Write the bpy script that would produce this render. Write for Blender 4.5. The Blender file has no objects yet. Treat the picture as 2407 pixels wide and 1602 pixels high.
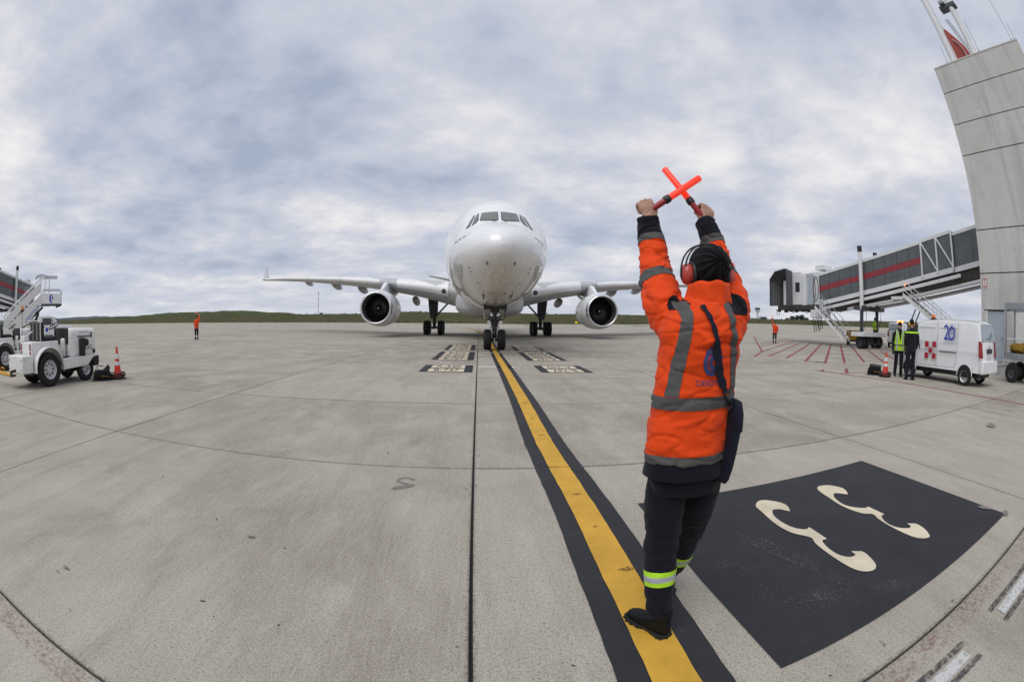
import bpy, bmesh, math, random
from mathutils import Vector, Matrix, noise
from mathutils.bvhtree import BVHTree
R = math.radians
random.seed(7)
scn = bpy.context.scene
col = scn.collection

# ------------------------------------------------------------------ camera
cam = bpy.data.cameras.new('camera')
cam.type = 'PANO'
cam.panorama_type = 'FISHEYE_EQUISOLID'
cam.fisheye_lens = 15.554
cam.fisheye_fov = R(180)
cam.sensor_width = 36.0
cam.sensor_fit = 'HORIZONTAL'
cam.clip_start = 0.02
cam.clip_end = 20000
cam_o = bpy.data.objects.new('camera', cam)
col.objects.link(cam_o)
PITCH, ROLL = -0.044619, 0.0150875
_cr, _sr, _cp, _sp = math.cos(ROLL), math.sin(ROLL), math.cos(PITCH), math.sin(PITCH)
def _rot(x, y, z):
    x, z = x*_cr - z*_sr, x*_sr + z*_cr
    return Vector((x, y*_cp - z*_sp, y*_sp + z*_cp))
_r, _u, _f = _rot(1, 0, 0), _rot(0, 0, 1), _rot(0, 1, 0)
cam_o.matrix_world = Matrix(((_r.x, _u.x, -_f.x, 0), (_r.y, _u.y, -_f.y, 0), (_r.z, _u.z, -_f.z, 1.48), (0, 0, 0, 1)))
scn.camera = cam_o

# ------------------------------------------------------------------ world: overcast
SUN_EL, SUN_AZ = R(54), R(222)          # azimuth clockwise from +Y (behind the photographer)
world = bpy.data.worlds.new('World')
scn.world = world
world.use_nodes = True
def sky():
    nt = world.node_tree; N = nt.nodes; L = nt.links
    for n in list(N): N.remove(n)
    def nd(t, **k):
        n = N.new(t)
        for a, b in k.items(): setattr(n, a, b)
        return n
    def math_(op, a, b=None, c=None):
        n = nd('ShaderNodeMath', operation=op)
        for i, q in enumerate((a, b, c)):
            if q is None: continue
            if isinstance(q, (int, float)): n.inputs[i].default_value = q
            else: L.new(q, n.inputs[i])
        return n.outputs[0]
    out = nd('ShaderNodeOutputWorld'); bg = nd('ShaderNodeBackground')
    bg.inputs['Strength'].default_value = 0.1
    st = nd('ShaderNodeTexSky', sky_type='NISHITA'); st.sun_disc = False
    st.sun_elevation = SUN_EL; st.sun_rotation = SUN_AZ; st.dust_density = 2.0
    tc = nd('ShaderNodeTexCoord'); sep = nd('ShaderNodeSeparateXYZ')
    L.new(tc.outputs['Generated'], sep.inputs[0])
    z = math_('MAXIMUM', sep.outputs[2], 0.0)
    den = math_('ADD', z, 0.13)                      # a cloud deck seen from below
    cx, cy = math_('DIVIDE', sep.outputs[0], den), math_('DIVIDE', sep.outputs[1], den)
    comb = nd('ShaderNodeCombineXYZ'); L.new(cx, comb.inputs[0]); L.new(cy, comb.inputs[1])
    far_ = nd('ShaderNodeVectorMath', operation='SCALE'); L.new(comb.outputs[0], far_.inputs[0]); far_.inputs['Scale'].default_value = .965
    def nz(src, scale, detail, rough, off, dist=0.0, typ='FBM'):
        mp = nd('ShaderNodeMapping'); L.new(src.outputs[0], mp.inputs[0])
        mp.inputs['Location'].default_value = off
        n = nd('ShaderNodeTexNoise', noise_type=typ); n.inputs['Scale'].default_value = scale
        n.inputs['Detail'].default_value = detail; n.inputs['Roughness'].default_value = rough
        n.inputs['Distortion'].default_value = dist
        L.new(mp.outputs[0], n.inputs['Vector']); return n.outputs['Fac']
    big = nz(comb, 0.50, 3, .45, (3.1, 1.7, 0), .1)
    mid = nz(comb, 1.35, 9, .56, (7.3, 2.2, 1.0), .12)
    mid2 = nz(far_, 1.35, 9, .56, (7.3, 2.2, 1.0), .12)          # the same deck shifted: relief of the lumps
    lump = nz(comb, 3.6, 7, .58, (1.4, 3.0, .7), .1)
    s = math_('ADD', math_('MULTIPLY', big, .34), math_('ADD', math_('MULTIPLY', mid, .44), math_('MULTIPLY', lump, .22)))
    s = math_('ADD', s, math_('MULTIPLY', math_('SUBTRACT', mid2, mid), .35))
    ramp = nd('ShaderNodeValToRGB'); L.new(s, ramp.inputs[0])
    e = ramp.color_ramp.elements
    e[0].position = .39; e[0].color = (.345, .398, .505, 1)
    e[1].position = .61; e[1].color = (.77, .755, .76, 1)
    for p, c in ((.45, (.435, .478, .575, 1)), (.50, (.515, .54, .62, 1)), (.55, (.635, .638, .682, 1))):
        k = e.new(p); k.color = c
    # thin haze band low on the horizon
    hz = math_('POWER', math_('SUBTRACT', 1.0, math_('MINIMUM', math_('MULTIPLY', z, 5.0), 1.0)), 2.0)
    mixh = nd('ShaderNodeMix', data_type='RGBA'); L.new(math_('MULTIPLY', hz, .55), mixh.inputs[0])
    L.new(ramp.outputs[0], mixh.inputs[6]); mixh.inputs[7].default_value = (.595, .62, .67, 1)
    # clouds are bright: scaled so that the background strength of 0.1 applies to them and to the clear sky alike
    sc = nd('ShaderNodeMix', data_type='RGBA', blend_type='MULTIPLY'); sc.inputs[0].default_value = 1.0
    L.new(mixh.outputs[2], sc.inputs[6]); sc.inputs[7].default_value = (10, 10, 10, 1)
    # thin parts let a little of the clear sky through
    thin = nd('ShaderNodeMapRange'); L.new(s, thin.inputs[0])
    thin.inputs[1].default_value = .34; thin.inputs[2].default_value = .46
    thin.inputs[3].default_value = .92; thin.inputs[4].default_value = 1.0
    mix = nd('ShaderNodeMix', data_type='RGBA'); L.new(thin.outputs[0], mix.inputs[0])
    L.new(st.outputs[0], mix.inputs[6]); L.new(sc.outputs[2], mix.inputs[7])
    L.new(mix.outputs[2], bg.inputs[0]); L.new(bg.outputs[0], out.inputs[0])
sky()
sun = bpy.data.lights.new('sun', 'SUN'); sun.energy = 1.5; sun.angle = R(48); sun.color = (1.0, .965, .92)
sun_o = bpy.data.objects.new('sun', sun); col.objects.link(sun_o)
sun_o.location = (0, 0, 60)
_d = Vector((math.sin(SUN_AZ)*math.cos(SUN_EL), math.cos(SUN_AZ)*math.cos(SUN_EL), math.sin(SUN_EL)))
sun_o.rotation_euler = _d.to_track_quat('Z', 'Y').to_euler()
vs = scn.view_settings
vs.view_transform = 'Standard'; vs.look = 'None'; vs.gamma = 1; vs.exposure = 0.18
vs.use_curve_mapping = False
scn.render.engine = 'CYCLES'
scn.cycles.max_bounces = 6; scn.cycles.diffuse_bounces = 3; scn.cycles.glossy_bounces = 3
scn.cycles.transmission_bounces = 4; scn.cycles.transparent_max_bounces = 6
scn.cycles.use_denoising = True

# ------------------------------------------------------------------ helpers
MATS = {}
def rgb(h):
    h = h.lstrip('#'); c = [int(h[i:i+2], 16)/255 for i in (0, 2, 4)]
    return tuple(x/12.92 if x <= .04045 else ((x+.055)/1.055)**2.4 for x in c)
class NT:
    """small node-tree helper"""
    def __init__(s, name):
        s.m = bpy.data.materials.new(name); s.m.use_nodes = True
        s.t = s.m.node_tree; s.N = s.t.nodes; s.L = s.t.links
        s.b = s.N['Principled BSDF']; s.tc = None
    def n(s, t, **k):
        x = s.N.new(t)
        for a, b in k.items(): setattr(x, a, b)
        return x
    def put(s, sock, q):
        if isinstance(q, bpy.types.NodeSocket): s.L.new(q, sock)
        elif isinstance(q, (tuple, list)) and len(q) == 3 and sock.type == 'RGBA': sock.default_value = (*q, 1)
        else: sock.default_value = q
    def coord(s, kind='Object'):
        if s.tc is None: s.tc = s.n('ShaderNodeTexCoord')
        return s.tc.outputs[kind]
    def pos(s): return s.n('ShaderNodeNewGeometry').outputs['Position']
    def noise(s, vec, scale, detail=3, rough=.55, dist=0, stretch=None):
        if stretch:
            mp = s.n('ShaderNodeMapping'); mp.inputs['Scale'].default_value = stretch
            s.L.new(vec, mp.inputs[0]); vec = mp.outputs[0]
        x = s.n('ShaderNodeTexNoise'); s.L.new(vec, x.inputs['Vector'])
        x.inputs['Scale'].default_value = scale; x.inputs['Detail'].default_value = detail
        x.inputs['Roughness'].default_value = rough; x.inputs['Distortion'].default_value = dist
        return x.outputs['Fac']
    def math(s, op, a, b=0.0):
        x = s.n('ShaderNodeMath', operation=op); s.put(x.inputs[0], a); s.put(x.inputs[1], b); return x.outputs[0]
    def rng(s, v, a, b, c=0.0, d=1.0):
        x = s.n('ShaderNodeMapRange'); s.put(x.inputs[0], v)
        for i, q in enumerate((a, b, c, d)): x.inputs[i+1].default_value = q
        return x.outputs[0]
    def mix(s, f, a, b, blend='MIX'):
        x = s.n('ShaderNodeMix', data_type='RGBA', blend_type=blend)
        s.put(x.inputs[0], f); s.put(x.inputs[6], a); s.put(x.inputs[7], b); return x.outputs[2]
    def bump(s, h, strength, dist):
        x = s.n('ShaderNodeBump'); s.put(x.inputs['Height'], h)
        x.inputs['Strength'].default_value = strength; x.inputs['Distance'].default_value = dist
        s.L.new(x.outputs[0], s.b.inputs['Normal']); return x
def pbr(name, c, rough=.5, metal=0.0, var=.12, scale=6.0, dirt=0.0, bump=0.0, bscale=90.0, coat=0.0, spec=.5):
    """plain painted / rubber / metal surface with uneven tone, some grime and fine relief"""
    if name in MATS: return MATS[name]
    s = NT(name); o = s.coord()
    n1 = s.noise(o, scale, 5, .6)
    lo = tuple(x*(1-var) for x in c); hi = tuple(min(1, x*(1+var)) for x in c)
    base = s.mix(s.rng(n1, .3, .7), lo, hi)
    if dirt:
        n2 = s.noise(o, scale*2.3, 6, .65, .4)
        base = s.mix(s.rng(n2, .52, .78, 0, dirt), base, tuple(x*.45+.02 for x in c))
    s.put(s.b.inputs['Base Color'], base)
    s.put(s.b.inputs['Roughness'], s.rng(n1, .2, .8, max(.03, rough-.08), min(1, rough+.08)))
    s.b.inputs['Metallic'].default_value = metal
    s.b.inputs['Coat Weight'].default_value = coat
    s.b.inputs['Specular IOR Level'].default_value = spec
    if bump: s.bump(s.noise(o, bscale, 4, .6), bump, .01)
    MATS[name] = s.m; return s.m
def link(o, parent=None):
    col.objects.link(o)
    if parent is not None: o.parent = parent
    return o
def tag(o, label, cat=None, group=None, kind=None):
    if label: o['label'] = label
    if cat: o['category'] = cat
    if group: o['group'] = group
    if kind: o['kind'] = kind
    return o
def empty(name, loc=(0, 0, 0), rz=0.0, label=None, cat=None, group=None):
    o = bpy.data.objects.new(name, None); o.empty_display_size = .3
    o.location = loc; o.rotation_euler = (0, 0, rz); link(o)
    return tag(o, label, cat, group)
class MB:
    """collects shapes into one mesh"""
    def __init__(s): s.v = []; s.f = []
    def add(s, vs, fs):
        k = len(s.v); s.v += [tuple(p) for p in vs]; s.f += [tuple(i+k for i in q) for q in fs]; return s
    def box(s, x0, x1, y0, y1, z0, z1, m=None):
        p = [(x0,y0,z0),(x1,y0,z0),(x1,y1,z0),(x0,y1,z0),(x0,y0,z1),(x1,y0,z1),(x1,y1,z1),(x0,y1,z1)]
        if m is not None: p = [m @ Vector(q) for q in p]
        return s.add(p, [(0,3,2,1),(4,5,6,7),(0,1,5,4),(1,2,6,5),(2,3,7,6),(3,0,4,7)])
    def cbox(s, c, sz, m=None):
        return s.box(c[0]-sz[0]/2, c[0]+sz[0]/2, c[1]-sz[1]/2, c[1]+sz[1]/2, c[2]-sz[2]/2, c[2]+sz[2]/2, m)
    def tube(s, p0, p1, r0, r1=None, n=10, caps=True):
        return s.path([p0, p1], [r0, r0 if r1 is None else r1], n, caps)
    def path(s, pts, rad, n=8, caps=True, closed=False, up=None):
        pts = [Vector(p) for p in pts]
        if isinstance(rad, (int, float)): rad = [rad]*len(pts)
        k = len(pts); rings = []
        t0 = (pts[1]-pts[0]).normalized()
        ref = Vector(up) if up else (Vector((0,0,1)) if abs(t0.z) < .9 else Vector((1,0,0)))
        a = t0.cross(ref).normalized()
        for i in range(k):
            if closed: t = pts[(i+1) % k]-pts[i-1]
            else: t = pts[min(i+1, k-1)]-pts[max(i-1, 0)]
            t.normalize()
            a = (a - t*a.dot(t)).normalized(); b = t.cross(a)
            r = rad[i]; ra, rb = r if isinstance(r, tuple) else (r, r)
            rings.append([pts[i]+a*ra*math.cos(2*math.pi*j/n)+b*rb*math.sin(2*math.pi*j/n) for j in range(n)])
        vs = [p for q in rings for p in q]; fs = []
        for i in range(k if closed else k-1):
            for j in range(n):
                i2 = (i+1) % k
                fs.append((i*n+j, i*n+(j+1) % n, i2*n+(j+1) % n, i2*n+j))
        if caps and not closed:
            fs.append(tuple(range(n))[::-1]); fs.append(tuple((k-1)*n+j for j in range(n)))
        return s.add(vs, fs)
    def lathe(s, prof, n=24, axis='Z', c=(0,0,0), closed=False, caps=True):
        """prof: list of (radius, height)"""
        vs = []; fs = []; c = Vector(c)
        for r, h in prof:
            for j in range(n):
                a = 2*math.pi*j/n; u, w = r*math.cos(a), r*math.sin(a)
                q = {'Z': (u, w, h), 'X': (h, u, w), 'Y': (w, h, u)}[axis]
                vs.append(c+Vector(q))
        k = len(prof)
        for i in range(k if closed else k-1):
            for j in range(n):
                i2 = (i+1) % k
                fs.append((i*n+j, i*n+(j+1) % n, i2*n+(j+1) % n, i2*n+j))
        if not closed and caps:
            if prof[0][0] > 1e-4: fs.append(tuple(range(n))[::-1])
            if prof[-1][0] > 1e-4: fs.append(tuple((k-1)*n+j for j in range(n)))
        return s.add(vs, fs)
    def prism(s, poly, off):
        """poly: 3D points, off: extrusion vector"""
        n = len(poly); o = Vector(off); p = [Vector(q) for q in poly]
        return s.add(p+[q+o for q in p], [tuple(range(n))[::-1], tuple(range(n, 2*n))]+[(i, (i+1) % n, n+(i+1) % n, n+i) for i in range(n)])
    def loft(s, rings, caps=True):
        n = len(rings[0]); k = len(rings)
        fs = [(i*n+j, i*n+(j+1) % n, (i+1)*n+(j+1) % n, (i+1)*n+j) for i in range(k-1) for j in range(n)]
        if caps: fs += [tuple(range(n))[::-1], tuple((k-1)*n+j for j in range(n))]
        return s.add([p for q in rings for p in q], fs)
    def mesh(s, name):
        m = bpy.data.meshes.new(name); m.from_pydata(s.v, [], s.f); m.validate(); return m
    def build(s, name, mat, parent=None, smooth=False, bevel=0.0, seg=2, fix=True):
        m = s.mesh(name)
        if fix:
            bm = bmesh.new(); bm.from_mesh(m); bmesh.ops.recalc_face_normals(bm, faces=bm.faces); bm.to_mesh(m); bm.free()
        if mat is not None: m.materials.append(mat)
        if smooth:
            m.polygons.foreach_set('use_smooth', [True]*len(m.polygons))
            if smooth != 'all': m.set_sharp_from_angle(angle=R(38 if smooth is True else smooth))
        o = bpy.data.objects.new(name, m); link(o, parent)
        if bevel:
            b = o.modifiers.new('bevel', 'BEVEL'); b.width = bevel; b.segments = seg; b.limit_method = 'ANGLE'; b.angle_limit = R(40)
            b.harden_normals = False
            m.polygons.foreach_set('use_smooth', [True]*len(m.polygons)); m.set_sharp_from_angle(angle=R(50))
        return o
def rod(name, mat, parent, pts, r, n=8):
    return MB().path(pts, r, n).build(name, mat, parent, smooth=True)
def copy_tree(o, parent=None):
    c = o.copy(); link(c, parent)
    for ch in [q for q in o.children]: copy_tree(ch, c)
    return c
def text_mesh(txt, size, align='CENTER', thick=0.0, sx=1.0, shear=0.0):
    cu = bpy.data.curves.new('lettering', 'FONT'); cu.body = txt; cu.size = size; cu.align_x = align; cu.align_y = 'CENTER'
    cu.extrude = thick; cu.shear = shear
    t = bpy.data.objects.new('lettering', cu); col.objects.link(t)
    dg = bpy.context.evaluated_depsgraph_get()
    m = bpy.data.meshes.new_from_object(t.evaluated_get(dg))
    bpy.data.objects.remove(t); bpy.data.curves.remove(cu)
    if sx != 1.0:
        for q in m.vertices: q.co.x *= sx
    return m
def text_obj(txt, size, mat, parent, mw, name='lettering', sx=1.0, thick=0.0015):
    m = text_mesh(txt, size, sx=sx, thick=thick); m.materials.clear(); m.materials.append(mat)
    o = bpy.data.objects.new(name, m); link(o, parent); o.matrix_local = mw; return o
def frame(o, x, y):
    """matrix with origin o, text right = x, text up = y"""
    x = Vector(x).normalized(); y = Vector(y); z = x.cross(y).normalized(); y = z.cross(x)
    return Matrix(((x.x, y.x, z.x, o[0]), (x.y, y.y, z.y, o[1]), (x.z, y.z, z.z, o[2]), (0, 0, 0, 1)))
def evaluated(o):
    dg = bpy.context.evaluated_depsgraph_get()
    return bpy.data.meshes.new_from_object(o.evaluated_get(dg))

# gentle fall of the apron: flat near the stand, rising a little towards the far right
_AZ = ((-180, .002), (-40, .002), (2, .0022), (16, .007), (31, .0167), (90, .0167), (181, .002))
def slope(a):
    for (a0, s0), (a1, s1) in zip(_AZ, _AZ[1:]):
        if a0 <= a <= a1: return s0+(s1-s0)*(a-a0)/(a1-a0)
def ground(x, y):
    r = math.hypot(x, y)
    return max(0.0, r-20)*slope(math.degrees(math.atan2(x, y)))
# ------------------------------------------------------------------ apron
GY = 0.0749                                  # the slab grid is turned by this angle
GC, GS = math.cos(GY), math.sin(GY)
def g2w(gx, gy): return (gx*GC-gy*GS, gx*GS+gy*GC)
def concrete(name):
    s = NT(name); P = s.pos()
    mp = s.n('ShaderNodeMapping'); s.L.new(P, mp.inputs[0]); mp.inputs['Rotation'].default_value = (0, 0, -GY)
    Q = mp.outputs[0]
    sub = s.n('ShaderNodeVectorMath', operation='ADD'); s.L.new(Q, sub.inputs[0]); sub.inputs[1].default_value = (.05, -.709, 0)
    div = s.n('ShaderNodeVectorMath', operation='DIVIDE'); s.L.new(sub.outputs[0], div.inputs[0]); div.inputs[1].default_value = (5.0, 3.55, 1000)
    flo = s.n('ShaderNodeVectorMath', operation='FLOOR'); s.L.new(div.outputs[0], flo.inputs[0])
    wn = s.n('ShaderNodeTexWhiteNoise'); wn.noise_dimensions = '2D'; s.L.new(flo.outputs[0], wn.inputs['Vector'])
    big = s.noise(Q, .22, 4, .6, .5)
    mid = s.noise(Q, .9, 5, .62, .4, (.9, .7, 1))
    streak = s.noise(Q, 2.2, 5, .65, .3, (1.5, .28, 1))
    broom = s.noise(Q, 12, 4, .7, .2, (3.4, .4, 1))
    spk = s.noise(P, 130, 3, .8); spk2 = s.noise(P, 48, 4, .75)
    c = s.mix(s.rng(big, .34, .66), (.275, .248, .200), (.395, .364, .304))
    c = s.mix(s.rng(wn.outputs['Value'], 0, .5, .65, 0), c, (.235, .212, .172))
    c = s.mix(s.rng(wn.outputs['Value'], .5, 1, 0, .55), c, (.43, .40, .34))
    c = s.mix(s.rng(mid, .42, .62, 0, .75), c, (.44, .408, .345))
    c = s.mix(s.rng(streak, .50, .70, 0, .40), c, (.205, .183, .148))
    c = s.mix(s.rng(streak, .30, .44, .45, 0), c, (.52, .485, .415))
    c = s.mix(s.rng(broom, .45, .72, 0, .40), c, (.50, .468, .40))
    c = s.mix(s.rng(spk2, .52, .66, 0, .60), c, (.150, .132, .108))
    c = s.mix(s.rng(spk, .53, .64, 0, .80), c, (.10, .088, .072))
    c = s.mix(s.rng(spk, .34, .45, .75, 0), c, (.58, .555, .505))
    st = s.noise(P, .6, 6, .62, .8)
    c = s.mix(s.rng(st, .60, .74, 0, .42), c, (.135, .125, .11))
    st2 = s.noise(P, 6.5, 3, .5, .2)
    c = s.mix(s.rng(st2, .735, .78, 0, .8), c, (.08, .075, .07))
    # grime that gathers along the joints
    fr = s.n('ShaderNodeVectorMath', operation='FRACTION'); s.L.new(div.outputs[0], fr.inputs[0])
    sp = s.n('ShaderNodeSeparateXYZ'); s.L.new(fr.outputs[0], sp.inputs[0])
    def edge(o_, size):
        d_ = s.math('MINIMUM', o_, s.math('SUBTRACT', 1.0, o_)); return s.math('MULTIPLY', d_, size)
    ed = s.math('MINIMUM', edge(sp.outputs[0], 5.0), edge(sp.outputs[1], 3.55))
    ed = s.math('SUBTRACT', ed, s.math('MULTIPLY', s.math('SUBTRACT', spk2, .5), .10))
    c = s.mix(s.rng(ed, .004, .032, .60, 0), c, (.085, .077, .066))
    s.put(s.b.inputs['Base Color'], c)
    s.b.inputs['Roughness'].default_value = .87
    s.b.inputs['Specular IOR Level'].default_value = .25
    h = s.math('ADD', s.math('MULTIPLY', spk, .6), s.math('MULTIPLY', broom, .4))
    s.bump(h, .6, .004)
    return s.m
M_CON = concrete('concrete')
M_SEAL = pbr('joint_sealant', (.022, .021, .020), .7, var=.3, scale=9)
EDGE = 172.0
def far_edge(x):  # the grass begins here
    return EDGE + 6*math.sin(x*.011+.5) - abs(x)*.03
# bed under the slabs (shows black in the joints)
def bed():
    xs = [-340, -220, -150, -110, -80, -60, -45, -30, -20, -10, 0, 10, 20, 30, 45, 60, 80, 110, 150, 220, 340]
    ys = [-30, -12, -4, 2, 8, 14, 20, 27, 35, 45, 60, 80, 100, 120, 140, 160, 182]
    b = MB(); n = len(xs)
    b.add([(x, y, ground(x, y)-.03) for y in ys for x in xs], [(j*n+i, j*n+i+1, (j+1)*n+i+1, (j+1)*n+i) for j in range(len(ys)-1) for i in range(n-1)])
    o = b.build('apron', M_SEAL, smooth='all', fix=False)
    return tag(o, None, kind='structure')
apron = bed()
def slabs():
    cells = []
    for i in range(-62, 62):
        for j in range(-5, 52):
            gx0, gx1 = -.05+5.0*i, -.05+5.0*(i+1)
            gy0, gy1 = .709+3.55*j, .709+3.55*(j+1)
            cx, cy = g2w((gx0+gx1)/2, (gy0+gy1)/2)
            if cy > far_edge(cx)+3 or abs(cx) > 300: continue
            az = abs(math.degrees(math.atan2(cx, cy))); r = math.hypot(cx, cy)
            vis = (cy > -1.2 and az < 76) or r < 4.2
            cells.append((0 if vis else 1, r, i, j, gx0, gx1, gy0, gy1))
    cells.sort()
    rest = MB(); rnd = random.Random(3)
    for k, (nv, r, i, j, gx0, gx1, gy0, gy1) in enumerate(cells):
        a0 = .010 if i == 0 else .0075; a1 = .010 if i == -1 else .0075
        if nv and r > 30 and False: pass
        x0, x1, y0, y1 = gx0+a0, gx1-a1, gy0+.008, gy1-.008
        dz = rnd.uniform(-.0015, .0015)
        be = .005
        vs = []
        for e, z in ((-.0, -.035), (0, -.005), (be, 0)):
            for gx, gy in ((x0+e, y0+e), (x1-e, y0+e), (x1-e, y1-e), (x0+e, y1-e)):
                w = g2w(gx, gy); vs.append((w[0], w[1], ground(*w)+z+dz))
        fs = [(8, 9, 10, 11)]
        for a in (0, 4):
            fs += [(a+q, a+(q+1) % 4, a+4+(q+1) % 4, a+4+q) for q in range(4)]
        if k < 300:
            o = MB().add(vs, fs).build('slab', M_CON, apron, fix=False)
        else: rest.add(vs, fs)
    o = rest.build('slab_field', M_CON, apron, fix=False)
    o['kind'] = 'stuff'
slabs()
# ------------------------------------------------------------------ painted markings
def paint(name, c, wear=.35, wearcol=(.34, .33, .30), scale=3.0, rough=.7, edge=False):
    s = NT(name); P = s.pos()
    n1 = s.noise(P, scale, 5, .65); n2 = s.noise(P, 70, 4, .7); n3 = s.noise(P, 24, 5, .75, .3)
    a = s.mix(s.rng(n1, .3, .7), tuple(x*.80 for x in c), tuple(min(1, x*1.12) for x in c))
    w = s.rng(s.math('ADD', s.math('MULTIPLY', n3, .6), s.math('MULTIPLY', n1, .4)), .56, .74, 0, wear)
    a = s.mix(w, a, wearcol)
    a = s.mix(s.rng(n2, .60, .75, 0, .35), a, tuple(x*.5 for x in c))
    s.put(s.b.inputs['Base Color'], a); s.b.inputs['Roughness'].default_value = rough
    s.b.inputs['Specular IOR Level'].default_value = .3
    s.bump(n2, .4, .003)
    mp = s.n('ShaderNodeMapping'); s.L.new(P, mp.inputs[0]); mp.inputs['Rotation'].default_value = (0, 0, -GY)
    ad = s.n('ShaderNodeVectorMath', operation='ADD'); s.L.new(mp.outputs[0], ad.inputs[0]); ad.inputs[1].default_value = (.05, -.709, 0)
    dv = s.n('ShaderNodeVectorMath', operation='DIVIDE'); s.L.new(ad.outputs[0], dv.inputs[0]); dv.inputs[1].default_value = (5.0, 3.55, 1000)
    fr = s.n('ShaderNodeVectorMath', operation='FRACTION'); s.L.new(dv.outputs[0], fr.inputs[0])
    sp = s.n('ShaderNodeSeparateXYZ'); s.L.new(fr.outputs[0], sp.inputs[0])
    e1 = s.math('MULTIPLY', s.math('MINIMUM', sp.outputs[0], s.math('SUBTRACT', 1.0, sp.outputs[0])), 5.0)
    e2 = s.math('MULTIPLY', s.math('MINIMUM', sp.outputs[1], s.math('SUBTRACT', 1.0, sp.outputs[1])), 3.55)
    ed = s.math('SUBTRACT', s.math('MINIMUM', e1, e2), s.math('MULTIPLY', s.math('SUBTRACT', n3, .5), .03))
    flake = s.rng(s.math('ADD', s.math('MULTIPLY', n2, .55), s.math('MULTIPLY', n3, .45)), .655, .69, 1, 0)
    s.put(s.b.inputs['Alpha'], s.math('MULTIPLY', flake, s.rng(ed, .006, .010)))
    return s.m
M_YEL = paint('yellow_paint', (.60, .345, .045), .22, (.36, .25, .10))
M_BLK = paint('black_paint', (.025, .0265, .031), .28, (.13, .13, .135), 2.0)
M_CRM = paint('cream_paint', (.66, .58, .44), .25, (.42, .36, .28))
M_WHT = paint('white_road_paint', (.62, .60, .56), .45, (.34, .33, .30))
M_RED = paint('red_paint', (.25, .055, .075), .4, (.30, .26, .24))
def worn(name, c, lo, hi, scale=26):
    """paint that has mostly flaked away: the slab shows through between the flakes"""
    s = NT(name); P = s.pos()
    n1 = s.noise(P, scale, 5, .75, .4); n2 = s.noise(P, 2.0, 3, .6)
    s.put(s.b.inputs['Base Color'], c); s.b.inputs['Roughness'].default_value = .8
    s.put(s.b.inputs['Alpha'], s.rng(s.math('ADD', s.math('MULTIPLY', n1, .75), s.math('MULTIPLY', n2, .25)), lo, hi))
    return s.m
M_REDW = worn('worn_red_paint', (.24, .10, .11), .50, .72, 34)
M_BLKW = worn('worn_black_paint', (.055, .055, .06), .40, .60)
M_WHTW = worn('worn_white_paint', (.52, .53, .52), .30, .50)
def sheet(name, poly, mat, z=.004, parent=None, sub=None):
    """flat paint on the apron, following the ground"""
    b = MB(); b.add([(x, y, ground(x, y)+z) for x, y in poly], [tuple(range(len(poly)))])
    o = b.build(name, mat, parent or apron, fix=False)
    if o.data.polygons[0].normal.z < 0: o.data.flip_normals()
    return o
def strip(name, line, w, mat, z=.004, side=0.0, jag=0.0):
    """a painted line of width w along the polyline"""
    L_, R_ = [], []; pts = []
    for (a, b) in zip(line, line[1:]):
        n = max(1, int(math.dist(a, b)/(.12 if jag else 1.5)))
        n = min(n, 400)
        pts += [(a[0]+(b[0]-a[0])*i/n, a[1]+(b[1]-a[1])*i/n) for i in range(n)]
    pts.append(line[-1]); rnd = random.Random(len(pts))
    b = MB(); vs = []
    for i, p in enumerate(pts):
        q0, q1 = pts[max(0, i-1)], pts[min(len(pts)-1, i+1)]
        d = Vector((q1[0]-q0[0], q1[1]-q0[1])).normalized(); nrm = Vector((d.y, -d.x))
        for sgn in (-1, 1):
            e = side+sgn*(w/2+(rnd.uniform(-jag, jag) if jag else 0))
            x, y = p[0]+nrm.x*e, p[1]+nrm.y*e
            vs.append((x, y, ground(x, y)+z))
    b.add(vs, [(2*i, 2*i+1, 2*i+3, 2*i+2) for i in range(len(pts)-1)])
    return b.build(name, mat, apron, fix=False)
# lead-in line: yellow on a black border
lead = [(.745, .55), (.70, 1.55), (.60, 3.21), (.42, 5.2), (.225, 8.22), (-.12, 12.74), (-.60, 18.6), (-1.02, 24.0), (-1.62, 31.6), (-2.5, 41), (-4.6, 60), (-8.5, 84)]
strip('guide_line_border', lead, .50, M_BLK, .004, jag=.004)
strip('guide_line', lead, .212, M_YEL, .008, jag=.004)
# stand number
pad = [(4.04, 3.59), (4.25, 1.36), (1.21, 1.14), (1.13, 2.05), (1.06, 3.30)]
sheet('number_panel', pad, M_BLK)
GL1 = [(2.894,3.122),(2.944,3.145),(3.049,3.118),(3.112,3.039),(3.137,2.956),(3.069,2.819),(3.002,2.889),(2.959,2.911),(2.923,2.886),(2.877,2.804),(2.856,2.652),(2.904,2.548),(3.0,2.473),(3.052,2.47),(3.07,2.263),(3.029,2.262),(2.986,2.214),(2.951,2.11),(2.971,2.008),(3.028,1.941),(3.072,1.921),(3.113,1.939),(3.123,1.994),(3.194,1.943),(3.187,1.819),(3.127,1.704),(3.087,1.683),(3.024,1.707),(2.971,1.777),(2.944,1.906),(2.931,2.07),(2.942,2.223),(2.967,2.331),(2.897,2.387),(2.844,2.504),(2.817,2.653),(2.828,2.829),(2.841,2.991),(2.863,3.082)]
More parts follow.
